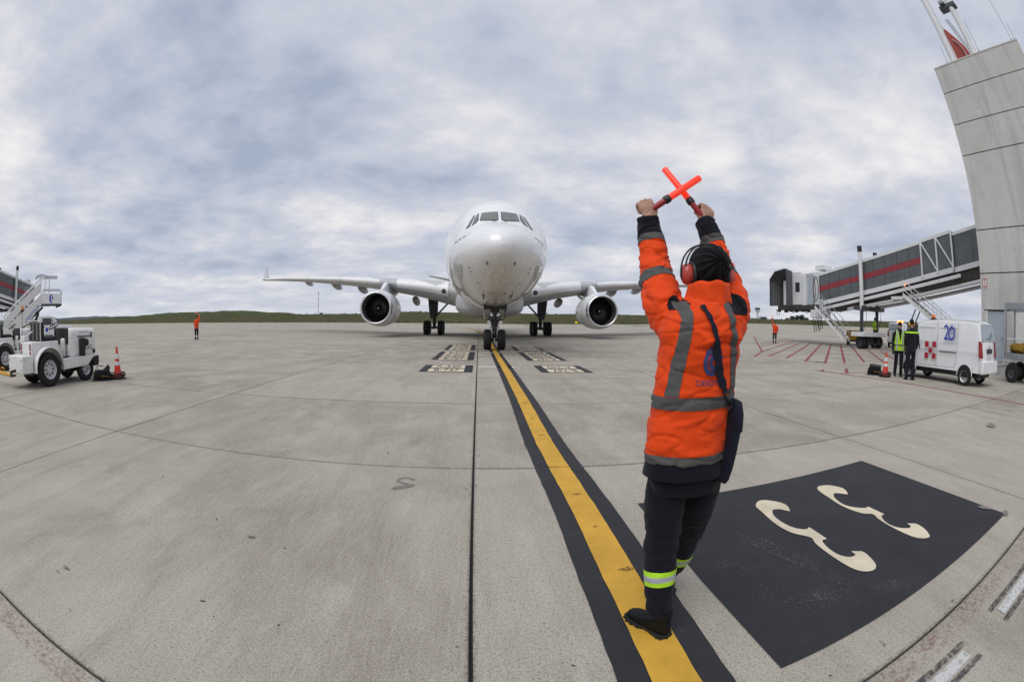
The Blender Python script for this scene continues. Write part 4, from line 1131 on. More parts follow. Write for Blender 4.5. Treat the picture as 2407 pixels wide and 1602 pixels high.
        for k in range(4): MB().tube((-.022, .045+.017*k, .112-.012*k), (.022, .045+.017*k, .112-.012*k), .0028, .0028, 6).build('lace', M_BLKP, bo)
    # knitted cap: gathers into a knot at the back of the crown
    U = Vector((0.03, .05, 1)).normalized(); ctr = hc+Vector((0, 0, .018))+F*-.004
    knot = (Vector((.846, 1.652, 1.742))-base-ctr).normalized()
    ax1 = knot.cross(Vector((0, 0, 1))).normalized(); ax2 = knot.cross(ax1)
    rings = []; n = 84
    for i in range(1, 26):
        t = math.pi*.86*i/26; rg = []
        for j in range(n):
            a = 2*math.pi*j/n
            tw = a+.5*math.exp(-t*1.6)
            ridge_ = (.0055*math.sin(13*tw+1.2*math.sin(3*a))+.003*math.sin(29*a+2))*math.exp(-((t-.55)/.75)**2)
            dimp = -.006*math.exp(-(t/.16)**2)
            d = (knot*math.cos(t)+(ax1*math.cos(a)+ax2*math.sin(a))*math.sin(t))
            rad = Vector((.089/.089, 0, 0)).x*.0
            x, y, z = d.dot(Rt), d.dot(F), d.z
            k = 1/math.sqrt((x/.090)**2+(y/.106)**2+(z/.098)**2)
            p = ctr+d*(k+ridge_+dimp)
            if p.z < ctr.z-.078: p.z = ctr.z-.078-(ctr.z-.078-p.z)*.15
            rg.append(p)
        rings.append(rg)
    MB().loft(rings).build('knit_cap', M_KNIT, root, smooth='all')
    # ---- things he carries
    wand((.778, 2.101, 2.294), (.934, 1.999, 2.022), 'red signal wand in the right hand, its tip to the upper left', 'crossed signal wands', ring=.64)
    wand((.934, 1.992, 2.228), (.632, 2.030, 2.012), 'red signal wand in the left hand, its tip to the upper right', 'crossed signal wands', ring=.56)
    # ear defenders
    er = empty('ear_defenders', base+hc, 0, 'red ear defenders with black wire headband worn over the knit cap', 'ear defenders')
    for s in (-1, 1):
        b = MB(); c = Rt*(.098*s)+Vector((0, 0, -.022))+F*.006
        rg = []
        for dx, k in ((-.012, .88), (0, 1.0), (.014, 1.0), (.026, .88), (.034, .62), (.037, .3)):
            rg.append([c+Rt*(dx*s)+F*(.034*k*math.cos(t))+Vector((0, 0, .046*k*math.sin(t))) for t in [2*math.pi*j/24 for j in range(24)]])
        b.loft(rg).build('ear_cup', M_MUFF, er, smooth='all')
        MB().path([c+Rt*(-.012*s)+F*(.036*math.cos(t))+Vector((0, 0, .048*math.sin(t))) for t in [2*math.pi*j/20 for j in range(20)]], .010, 8, closed=True).build('ear_cushion', M_BLKP, er, smooth='all')
        MB().cbox((0, 0, 0), (.010, .014, .05), Matrix.Translation(c+Rt*(.036*s)+Vector((0, 0, .004)))).build('cup_bracket', M_BLKP, er, bevel=.003)
    for dy in (-.020, .022):
        pts = []
        for k in range(25):
            t = math.pi*k/24
            w = .122 if abs(math.cos(t)) > .2 else .122
            pts.append(Rt*(.126*math.cos(t))+F*(dy+.01)+Vector((0, 0, -.03+.146*math.sin(t)**.8)))
        MB().path(pts, .0042, 8).build('headband_wire', M_BLKP, er, smooth='all')
    # shoulder bag
    bvh_bm = bmesh.new(); bvh_bm.from_mesh(jac.data); bv = BVHTree.FromBMesh(bvh_bm); bvh_bm.free()
    def snap(p, off=.006):
        q = Vector(p)-base; h = bv.ray_cast(q+B*.3-F*0, F)
        if h[0] is None: h = bv.find_nearest(q)
        return h[0]+B*off
    bag = empty('shoulder_bag', base+Vector((.17, -.11, .82)), 0, 'slim navy pouch hanging at the right hip from a strap across the orange back', 'bag')
    bo = bag.location-base
    sp = [(.735, 1.637, 1.560), (.748, 1.637, 1.525), (.764, 1.609, 1.478), (.786, 1.587, 1.394), (.806, 1.567, 1.311), (.826, 1.573, 1.262), (.846, 1.586, 1.225)]
    pts, _ = chain([(*q, .01) for q in sp], 5); b = MB(); vs = []
    for i, p in enumerate(pts):
        t = i/(len(pts)-1); w = .0095+(.008 if .45 < t < .93 else 0)+.002*math.sin(i*1.3); q = snap(p, .009)
        dirn = (Vector(pts[min(i+1, len(pts)-1)])-Vector(pts[max(i-1, 0)])).normalized(); sd = dirn.cross(B).normalized()
        for a, o_ in ((-w, 0), (w, 0), (w, .005), (-w, .005)): vs.append(q+sd*a+B*o_-bo)
    fs = []
    for i in range(len(pts)-1): fs += [(4*i+j, 4*i+(j+1) % 4, 4*i+4+(j+1) % 4, 4*i+4+j) for j in range(4)]
    b.add(vs, fs).build('strap', M_NVB, bag, smooth=50)
    c1 = snap((.850, 1.59, 1.222), .012)-bo; c2 = snap((.885, 1.60, 1.165), .012)-bo
    b = MB(); b.cbox((0, 0, 0), (.030, .010, .016), Matrix.Translation(c1)); b.build('buckle', M_BLKP, bag, bevel=.002)
    MB().path([c1, c1+(c2-c1)*.35+Vector((-.008, 0, 0)), c2], .0045, 8).build('strap_hook', M_BLKP, bag, smooth='all')
    MB().path([c2+Vector((.014*math.cos(t), 0, .022*math.sin(t))) for t in [2*math.pi*k/12 for k in range(12)]], .003, 6, closed=True).build('ring', M_BLKP, bag, smooth='all')
    # pouch: soft flat bag seen nearly edge-on
    rings = []
    for z, xc, w, d in ((1.178, .915, .014, .035), (1.168, .922, .022, .048), (1.13, .930, .026, .055), (1.05, .930, .025, .058), (.96, .925, .022, .056), (.88, .918, .020, .052), (.835, .916, .017, .042), (.812, .916, .008, .025)):
        rg = []
        for j in range(24):
            t = 2*math.pi*j/24; e = .75
            cx, sy = math.cos(t), math.sin(t)
            rg.append(Vector((xc, 1.640, z))-base-bo+Rt*(w*math.copysign(abs(cx)**e, cx)+.003*math.sin(j*2+z*40))+F*(d*math.copysign(abs(sy)**e, sy)))
        rings.append(rg)
    MB().loft(rings).build('pouch', M_NVB, bag, smooth='all')
    rings = []
    for z, xc, w, d in ((1.183, .918, .012, .036), (1.172, .926, .025, .052), (1.12, .933, .030, .060), (1.05, .934, .029, .063), (1.046, .934, .025, .058)):
        rings.append([Vector((xc, 1.640, z))-base-bo+Rt*(w*math.copysign(abs(math.cos(t))**.75, math.cos(t)))+F*(d*math.copysign(abs(math.sin(t))**.75, math.sin(t))) for t in [2*math.pi*j/24 for j in range(24)]])
    MB().loft(rings).build('flap', M_NVB, bag, smooth='all')
    # ---- print on the back: blue swirl and name
    org = Vector((.778, 1.60, 1.340))-base
    def on_back(u, v, off=.0045):
        q = org+Rt*u+Vector((0, 0, v)); h = bv.ray_cast(q+B*.3, F); return h[0]+B*off if h[0] else q
    def print_poly(poly, name):
        b = MB()
        o_ = b.add([on_back(u, v) for u, v in poly], [tuple(range(len(poly)))]).build(name, M_BLUE, root)
    def arc_strip(c, r0, r1, a0, a1, name, n=22):
        b = MB(); vs = []
        for i in range(n+1):
            a = R(a0+(a1-a0)*i/n)
            for r in (r0, r1): vs.append(on_back(c[0]+r*math.cos(a)*.82, c[1]+r*math.sin(a)))
        b.add(vs, [(2*i, 2*i+1, 2*i+3, 2*i+2) for i in range(n)]).build(name, M_BLUE, root)
    arc_strip((0, 0), .036, .056, 70, 285, 'printed_swirl')
    arc_strip((.004, .0), .014, .033, 80, 300, 'printed_swirl')
    print_poly([(.010, .058), (.022, .056), (.020, .030), (.008, .036)], 'printed_mark')
    print_poly([(.015, .030), (.052, .022), (.030, .006), (.020, -.03), (.008, -.02)], 'printed_mark')
    tm = text_mesh('CANDYSUR', .0335, thick=0.0); tm.materials.clear(); tm.materials.append(M_BLUE)
    for v in tm.vertices: v.co = on_back(v.co.x*.86+.006, v.co.y-.084)
    o_ = bpy.data.objects.new('printed_name', tm); link(o_, root)
    return root
marshaller()
# ------------------------------------------------------------------ shared materials for vehicles and buildings
M_VWHT = pbr('vehicle_white', (.76, .77, .78), .30, var=.05, scale=1.5, dirt=.12, coat=.3)
M_TWHT = pbr('worn_white_paint_metal', (.70, .70, .68), .45, var=.08, scale=4, dirt=.45)
M_STEEL = pbr('galvanised_steel', (.30, .32, .34), .5, .5, var=.15, scale=5, dirt=.3)
M_DGREY = pbr('dark_grey_metal', (.060, .062, .068), .55, .2, var=.2, scale=4)
M_RUB = pbr('rubber', (.009, .009, .009), .78, var=.25, scale=10, bump=.2)
M_RIM = pbr('wheel_rim', (.55, .56, .58), .35, .5, var=.1, scale=10)
M_BLK2 = pbr('black_part', (.007, .007, .0075), .5, var=.2)
M_GLASS = pbr('dark_glass', (.035, .042, .048), .06, var=.2, scale=2, spec=.9)
M_TAIL = pbr('tail_lamp_red', (.26, .007, .008), .2, var=.2, scale=20, coat=.4)
M_AMBER = pbr('amber_lens', (.75, .20, .01), .25, var=.1, coat=.3)
M_CKRED = pbr('red_decal', (.40, .015, .03), .45, var=.08)
M_BLUEL = pbr('blue_decal', (.02, .035, .42), .45, var=.08)
M_GREYT = pbr('grey_decal', (.30, .32, .36), .5)
M_CONE = pbr('cone_plastic', (.62, .035, .02), .5, var=.12, scale=8, dirt=.3)
M_CONEW = pbr('cone_reflective', (.62, .63, .64), .4, var=.15, scale=20, dirt=.3)
M_GPU = pbr('yellow_machine_paint', (.55, .30, .015), .45, var=.1, scale=4, dirt=.4)
M_TARP = cloth('ochre_tarpaulin', (.22, .135, .018), .6, .2, 60, .1)
M_GRILL = pbr('blue_grey_panel', (.36, .41, .46), .5, var=.08, scale=3)

def wheel_part(parent, x, y, r, w, side=1, rim=.58, mat=None, lugs=0):
    wo = bpy.data.objects.new('wheel', None); link(wo, parent); wo.location = (x, y, r)
    h = w/2; ri = r*rim
    MB().lathe([(ri, -h*.8), (r*.86, -h), (r*.96, -h*.84), (r, -h*.5), (r, h*.5), (r*.96, h*.84), (r*.86, h), (ri, h*.8)], 28, 'X', caps=False).build('tyre', M_RUB, wo, smooth=True)
    s = side
    MB().lathe([(0, s*h*.42), (ri*.28, s*h*.46), (ri*.34, s*h*.30), (ri*.80, s*h*.26), (ri*.88, s*h*.60), (ri*1.02, s*h*.82), (ri*1.02, -s*h*.8), (0, -s*h*.7)], 24, 'X').build('rim', mat or M_RIM, wo, smooth=True)
    for k in range(lugs):
        a = 2*math.pi*k/lugs
        MB().tube((s*h*.30, ri*.58*math.cos(a), ri*.58*math.sin(a)), (s*h*.36, ri*.58*math.cos(a), ri*.58*math.sin(a)), ri*.13, ri*.12, 8).build('rim_hole', M_BLK2, wo)
    return wo
def rbox(name, mat, parent, x0, x1, y0, y1, z0, z1, bev=.02, seg=2):
    return MB().box(x0, x1, y0, y1, z0, z1).build(name, mat, parent, bevel=bev, seg=seg)

# ------------------------------------------------------------------ baggage tugs
def tug(loc, rz, label):
    t = empty('baggage_tug', loc, rz, label, 'tug', 'white baggage tugs')
    for s in (-1, 1):
        wheel_part(t, .60*s, -.69, .405, .27, s, .56, M_RIM, 8)
        wheel_part(t, .60*s, .69, .30, .20, s, .50, M_RIM, 5)
        # round fender over the rear wheel
        pts = [(-.69+.52*math.cos(R(a)), .42+.52*math.sin(R(a))) for a in range(-8, 189, 14)]
        b = MB(); n = len(pts); vs = []
        for y, z in pts:
            for x, k in ((.46, 1), (.76, 1), (.76, .94), (.46, .94)):
                vs.append((x*s, -.69+(y+.69)*k, .42+(z-.42)*k))
        b.add(vs, [(4*i+j, 4*i+(j+1) % 4, 4*i+4+(j+1) % 4, 4*i+4+j) for i in range(n-1) for j in range(4)]+[(0, 1, 2, 3), (4*n-4, 4*n-3, 4*n-2, 4*n-1)])
        b.build('fender', M_TWHT, t, smooth=True, bevel=.01)
        MB().prism([(.60*s, -.22, .62), (.60*s, 1.18, .66), (.60*s, 1.18, .62), (.60*s, .98, .60), (.60*s, .74, .40), (.60*s, -.18, .36)], (.12*s, 0, 0)).build('side_skirt', M_TWHT, t, bevel=.01)
        rbox('wheel_well', M_BLK2, t, min(.55*s, .70*s), max(.55*s, .70*s), .98, 1.18, .36, .61, .01)
        rbox('tail_lamp', M_TAIL, t, .36*s-.035, .36*s+.035, -1.235, -1.215, .86, 1.02, .008)
        rbox('reflector', M_TAIL, t, .36*s-.035, .36*s+.035, -1.235, -1.215, .775, .84, .004)
    rbox('counterweight', M_TWHT, t, -.60, .60, -1.62, -1.24, .36, .76, .02)
    for x in (-.5, .5):
        for z in (.45, .66): MB().tube((x, -1.62, z), (x, -1.635, z), .022, .022, 10).build('bolt', M_STEEL, t)
    rbox('rear_body', M_TWHT, t, -.46, .46, -1.21, -.22, .42, 1.06, .03)
    rbox('battery_box', M_TWHT, t, -.46, -.16, -1.20, -1.0, 1.06, 1.20, .02)
    rbox('chassis', M_BLK2, t, -.42, .42, -1.2, 1.1, .26, .46, .02)
    rbox('floor_plate', M_DGREY, t, -.62, .62, -.24, .22, .50, .54, .005)
    # engine hood with rounded shoulders
    prof = [(-.60, .62), (.60, .62), (.60, 1.20), (.57, 1.29), (.49, 1.345), (-.49, 1.345), (-.57, 1.29), (-.60, 1.20)]
    MB().prism([(x, .16, z) for x, z in prof], (0, .98, 0)).build('hood', M_TWHT, t, bevel=.05, seg=3)
    rbox('nose_panel', M_DGREY, t, -.50, .50, 1.14, 1.20, .68, 1.26, .02)
    rbox('front_bumper', M_BLK2, t, -.66, .66, 1.14, 1.24, .40, .62, .02)
    for s in (-1, 1):
        rbox('hood_latch', M_BLK2, t, min(.602*s, .625*s), max(.602*s, .625*s), .96, 1.0, 1.10, 1.24, .004)
        rbox('hood_hinge', M_BLK2, t, min(.602*s, .622*s), max(.602*s, .622*s), .42, .97, 1.125, 1.15, .004)
        rbox('hood_panel', M_TWHT, t, min(.601*s, .622*s), max(.601*s, .622*s), .36, 1.02, .70, 1.06, .012)
        rbox('muffler', M_BLK2, t, min(.61*s, .74*s), max(.61*s, .74*s), .47, .66, .64, 1.10, .03)
        MB().lathe([(.05, 0), (.09, .01), (.09, .10), (.05, .12)], 14, 'X', (.62 if s > 0 else -.74, .72, .98)).build('air_filter', M_BLK2, t, smooth=True)
        MB().lathe([(.0, 0), (.06, .0), (.06, .03), (.0, .035)], 12, 'X', (.60 if s > 0 else -.635, 1.06, .74)).build('side_lamp', M_BLK2, t, smooth=True)
        a = Vector((0, s, 0))
        text_obj('TUG', .17, M_DGREY, t, frame((.625*s, .80, .84), a, (0, 0, 1)), sx=1.15)
        text_obj('CANDYSUR', .085, M_GREYT, t, frame((.605*s, .67, 1.24), a, (0, 0, 1)), sx=.95)
    # controls and seat
    rod('steering_column', M_BLK2, t, [(-.12, .10, .60), (-.12, -.02, 1.30)], .028)
    MB().path([(-.12+.19*math.cos(a), -.05+.17*math.sin(a), 1.42+.085*math.sin(a)) for a in [2*math.pi*k/24 for k in range(24)]], .016, 8, closed=True).build('steering_wheel', M_BLK2, t, smooth='all')
    for k in range(3):
        a = 2*math.pi*k/3+.5
        rod('wheel_spoke', M_BLK2, t, [(-.12, -.03, 1.36), (-.12+.18*math.cos(a), -.05+.16*math.sin(a), 1.42+.08*math.sin(a))], .010, 6)
    rbox('dash_panel', M_BLK2, t, -.46, .46, .12, .18, .95, 1.36, .02)
    rbox('valve_cylinder', M_TWHT, t, .14, .36, .02, .14, .62, 1.10, .05)
    rbox('seat_cushion', M_BLK2, t, -.42, .40, -.70, -.24, 1.06, 1.17, .04)
    rbox('seat_back', M_BLK2, t, -.44, .42, -.84, -.70, 1.06, 1.52, .05)
    rod('seat_rail', M_TWHT, t, [(-.46, -.87, 1.04), (-.46, -.87, 1.55), (.44, -.87, 1.55), (.44, -.87, 1.04)], .014)
    for x in (-.16, .14): rod('seat_piping', M_CONEW, t, [(x, -.848, 1.10), (x, -.848, 1.50)], .010, 6)
    rod('grab_rail', M_TWHT, t, [(-.58, -1.25, 1.04), (-.40, -1.18, 1.12), (-.1, -.9, 1.30)], .020)
    rod('grab_rail', M_TWHT, t, [(-.58, -1.25, 1.04), (-.58, -1.25, .8)], .020)
    rod('beacon_post', M_STEEL, t, [(-.48, -1.12, 1.06), (-.48, -1.12, 1.80)], .014)
    MB().lathe([(.05, 0), (.055, .05), (.045, .06)], 12, 'Z', (-.48, -1.12, 1.78)).build('beacon_base', M_BLK2, t, smooth=True)
    MB().lathe([(.045, 0), (.045, .07), (.03, .10), (0, .105)], 12, 'Z', (-.48, -1.12, 1.84)).build('beacon_lens', M_AMBER, t, smooth=True)
    rod('tow_hitch', M_BLK2, t, [(0, -1.62, .42), (0, -1.80, .40), (0, -1.82, .30)], .035)
    return t
t1 = tug((-11.50, 6.14, 0), R(1), 'white baggage tug beside the left cone with its side fully in view')
t2 = copy_tree(t1); t2.location = (-17.05, 6.70, 0); t2.rotation_euler.z = R(-3)
t2['label'] = 'white baggage tug cut off by the left edge, behind the other tug'
def tow_bar():
    o = empty('tow_bar', (-12.0, 4.2, 0), 0, 'yellow steel tow bar lying low behind the white tug', 'tow bar')
    rod('beam', M_GPU, o, [(.35, .25, .30), (-1.5, .20, .30), (-4.2, .1, .34)], .05, 8)
    rod('handle', M_GPU, o, [(-.6, .2, .34), (-.6, .2, .44), (-.35, .22, .44), (-.35, .22, .34)], .016, 6)
    MB().path([(.42+.07*math.cos(a), .27+.07*math.sin(a), .30) for a in [2*math.pi*k/12 for k in range(12)]], .022, 8, closed=True).build('coupling_eye', M_BLK2, o, smooth='all')
    for s in (-1, 1): wheel_part(o, -4.0, .1+.3*s, .16, .1, 1)
tow_bar()

# ------------------------------------------------------------------ passenger stair truck
def stair_truck():
    t = empty('stair_truck', (-33.5, 15.6, .05), -.433, 'white passenger stair truck standing behind the left tugs, with a blue globe emblem', 'stair truck')
    for s in (-1, 1):
        wheel_part(t, .80*s, 2.5, .40, .26, s); wheel_part(t, .80*s, -1.7, .40, .26, s)
        rbox('side_window', M_GLASS, t, min(.83*s, .852*s), max(.83*s, .852*s), .55, 1.45, 1.32, 1.82, .02)
        rbox('door_handle', M_BLK2, t, min(.85*s, .87*s), max(.85*s, .87*s), .62, .82, 1.16, 1.20, .004)
        MB().prism([(.86*s, 1.0+.13*math.cos(a), 1.0+.16*math.sin(a)) for a in [2*math.pi*k/16 for k in range(16)]], (.006*s, 0, 0)).build('door_emblem', M_BLUEL, t)
        rbox('wheel_arch', M_BLK2, t, min(.75*s, .855*s), max(.75*s, .855*s), 2.0, 3.0, .45, .88, .02)
        rod('mirror', M_BLK2, t, [(.86*s, 1.5, 1.35), (1.02*s, 1.55, 1.40), (1.02*s, 1.55, 1.72)], .035)
    MB().prism([(-.85, .10, .62), (-.85, 3.45, .62), (-.85, 3.50, 1.0), (-.85, 3.35, 1.26), (-.85, 2.15, 1.36), (-.85, 1.62, 1.90), (-.85, 1.3, 1.96), (-.85, .30, 1.96), (-.85, .10, 1.85)], (1.70, 0, 0)).build('cab', M_VWHT, t, bevel=.06, seg=3)
    MB().prism([(-.72, 2.14, 1.39), (-.72, 1.66, 1.88), (-.72, 1.68, 1.90), (-.72, 2.17, 1.40)], (1.44, 0, 0)).build('windscreen', M_GLASS, t)
    rbox('bumper', M_DGREY, t, -.88, .88, 3.42, 3.62, .45, .75, .03)
    rbox('chassis', M_DGREY, t, -.5, .5, -3.0, 3.3, .45, .70, .02)
    rbox('bed', M_TWHT, t, -.85, .85, -3.0, .05, .70, 1.15, .02)
    for s in (-1, 1): rbox('marker_lamp', M_TAIL, t, .87*s-.02, .87*s+.02, -.9, -.75, 1.05, 1.22, .005)
    # flight: side panels, steps, rails, platform
    y0, z0, y1, z1 = -3.3, .95, .45, 3.55
    for s in (-1, 1):
        x = .72*s
        MB().prism([(x, y0, z0-.25), (x, y0+.5, z0-.30), (x, -.75, 1.50), (x, .52, 2.85), (x, .50, 3.55), (x, y1, z1-.05), (x, y0, z0+.05)], (.05*s, 0, 0)).build('side_panel', M_TWHT, t, bevel=.01)
        MB().prism([(x, y0+.1, z0+.25), (x, y1-.1, z1+.2), (x, y1-.1, z1+.80), (x, y0+.1, z0+.85)], (.03*s, 0, 0)).build('balustrade_panel', M_TWHT, t, bevel=.005)
        for k in range(7):
            f = k/6; yy, zz = y0+.1+(y1-y0-.2)*f, z0+.1+(z1-z0-.05)*f
            rod('rail_post', M_VWHT, t, [(x, yy, zz), (x, yy, zz+1.0)], .022, 6)
        rod('handrail', M_VWHT, t, [(x, y0, z0+1.0), (x, y0+.1, z0+1.12), (x, y1-.1, z1+1.10), (x, y1+.9, z1+1.22)], .035, 8)
        text_obj('CANDYSUR', .36, M_BLUEL, t, frame((x+.058*s, -.42, 2.12), Vector((0, s*.80, s*.68)) if s > 0 else Vector((0, -.80, -.68)), Vector((0, -.6, .8))), sx=.9)
        rbox('platform_panel', M_VWHT, t, min(.74*s, .78*s), max(.74*s, .78*s), .52, 2.35, 2.80, 3.52, .02)
        rod('platform_rail', M_STEEL, t, [(x+.04*s, .55, 3.5), (x+.04*s, .55, 3.80), (x+.04*s, 2.2, 3.80), (x+.04*s, 2.34, 3.65), (x+.04*s, 2.34, 2.85)], .028, 8)
        MB().prism([(.785*s, 1.38+.20*math.cos(R(a)), 3.16+.30*math.sin(R(a))) for a in range(60, 301, 15)]+[(.785*s, 1.38+.06*math.cos(R(a))+.02, 3.16+.22*math.sin(R(a))) for a in range(290, 69, -20)], (.006*s, 0, 0)).build('globe_emblem', M_BLUEL, t)
        MB().prism([(.785*s, 1.44, 3.02), (.785*s, 1.56, 3.16), (.785*s, 1.50, 3.34), (.785*s, 1.42, 3.24)], (.006*s, 0, 0)).build('globe_emblem', M_BLUEL, t)
        rod('canopy_bar', M_STEEL, t, [(x, -.25, 4.62), (x, .0, 4.80), (x, .4, 4.82), (x, .9, 4.72), (x, 1.9, 4.72)], .045, 8)
        for yy in (.35, .75, 1.15): rod('canopy_post', M_VWHT, t, [(x, yy, 3.5), (x, yy, 4.75)], .035, 6)
        rod('rubber_bumper', M_BLK2, t, [(x, 2.36, 2.72), (x, 1.9, 2.60)], .06, 8)
    rbox('platform_floor', M_DGREY, t, -.76, .76, .45, 2.4, 2.68, 2.80, .01)
    for k in range(14):
        f = k/13; rbox('tread', M_STEEL, t, -.72, .72, y0+.1+(y1-y0)*f-.02, y0+.1+(y1-y0)*f+.26, z0-.06+(z1-z0-.7)*f, z0-.03+(z1-z0-.7)*f, .004)
    rod('lift_ram', M_DGREY, t, [(0, -1.8, .9), (0, .6, 2.6)], .09, 8)
    MB().prism([(-.55, -.6, 1.2), (-.55, .12, 1.2), (-.55, .3, 2.5)], (1.1, 0, 0)).build('lift_frame', M_BLK2, t)
    rbox('cross_bar', M_STEEL, t, -.72, .72, .9, 1.0, 4.66, 4.72, .01)
stair_truck()

# ------------------------------------------------------------------ traffic cones and cable bags
def cone(loc, rz, label):
    c = empty('traffic_cone', loc, rz, label, 'cone', 'traffic cones')
    MB().prism([(x, y, .0) for x, y in smooth_poly([(-.19, -.19), (.19, -.19), (.19, .19), (-.19, .19)], 1)], (0, 0, .03)).build('base', M_BLK2, c, bevel=.01)
    def rr(z): return .135-(.135-.028)*(z-.03)/.77
    for z0, z1, m, nm in ((.03, .36, M_CONE, 'cone_body'), (.36, .46, M_CONEW, 'reflective_sleeve'), (.46, .53, M_CONE, 'cone_body'), (.53, .66, M_CONEW, 'reflective_sleeve'), (.66, .80, M_CONE, 'cone_body')):
        k = .002 if m is M_CONEW else 0
        MB().lathe([(rr(z0)+k, z0), (rr(z1)+k, z1)], 24, 'Z').build(nm, m, c, smooth=True)
    MB().lathe([(.028, .79), (.034, .80), (.034, .83), (.02, .84)], 12, 'Z').build('top_knob', M_CONE, c, smooth=True)
    b = MB(); rnd = random.Random(int(loc[0]*7))
    for k in range(4):
        r0 = .20+.015*k; pts = [(r0*math.cos(a)*(1+rnd.uniform(-.08, .08)), r0*math.sin(a)*(1+rnd.uniform(-.08, .08)), .05+.032*k+.018*math.sin(3*a+k)) for a in [2*math.pi*j/18 for j in range(18)]]
        MB().path(pts, .017, 8, closed=True).build('coiled_cable', M_CABLE, c, smooth='all')
    return c
M_CABLE = pbr('brown_cable', (.055, .022, .018), .6, var=.4, scale=12)
cone((-10.21, 7.65, 0), 0, 'orange cone with white sleeves and a cable coiled round its base, by the left tug')
cone((12.45, 10.39, 0), .4, 'orange cone with white sleeves in front of the two standing workers')
def black_bag(loc, rz, label, tilt):
    o = empty('black_kit_bag', loc, rz, label, 'bag', 'black kit bags')
    rings = []
    for z, w, d in ((.0, .25, .15), (.03, .29, .18), (.14, .29, .18), (.24, .24, .15), (.27, .16, .09)):
        rings.append([(w*math.copysign(abs(math.cos(t))**.6, math.cos(t))+.01*math.sin(5*t+z*30), d*math.copysign(abs(math.sin(t))**.6, math.sin(t)), z+.012*math.sin(3*t)*(z > .1)) for t in [2*math.pi*j/28 for j in range(28)]])
    MB().loft(rings).build('body', M_KNIT, o, smooth='all')
    if tilt:
        m = Matrix.Translation((.06, -.05, .22)) @ Matrix.Rotation(R(-38), 4, 'Y')
        MB().cbox((0, 0, 0), (.46, .16, .13), m).build('stacked_case', M_BLK2, o, bevel=.03)
    else:
        MB().cbox((0, 0, 0), (.48, .30, .13), Matrix.Translation((.01, 0, .30)) @ Matrix.Rotation(R(4), 4, 'Y')).build('stacked_case', M_BLK2, o, bevel=.04)
    rod('strap', M_BLK2, o, [(-.30, .0, .02), (-.28, 0, .2), (-.12, 0, .38), (.05, 0, .36)], .012, 6)
    rod('strap_trim', M_TARP, o, [(-.05, -.19, .13), (.22, -.19, .11)], .010, 6)
    rod('cable_end', M_BLK2, o, [(-.36, -.12, .015), (0, -.22, .015), (.32, -.16, .015)], .014, 6)
black_bag((-10.42, 7.18, 0), R(55), 'black kit bag with a case leaning on it, between the left tug and its cone', True)
black_bag((12.55, 11.05, 0), R(-48), 'black kit bag lying on the apron left of the right-hand cone', False)

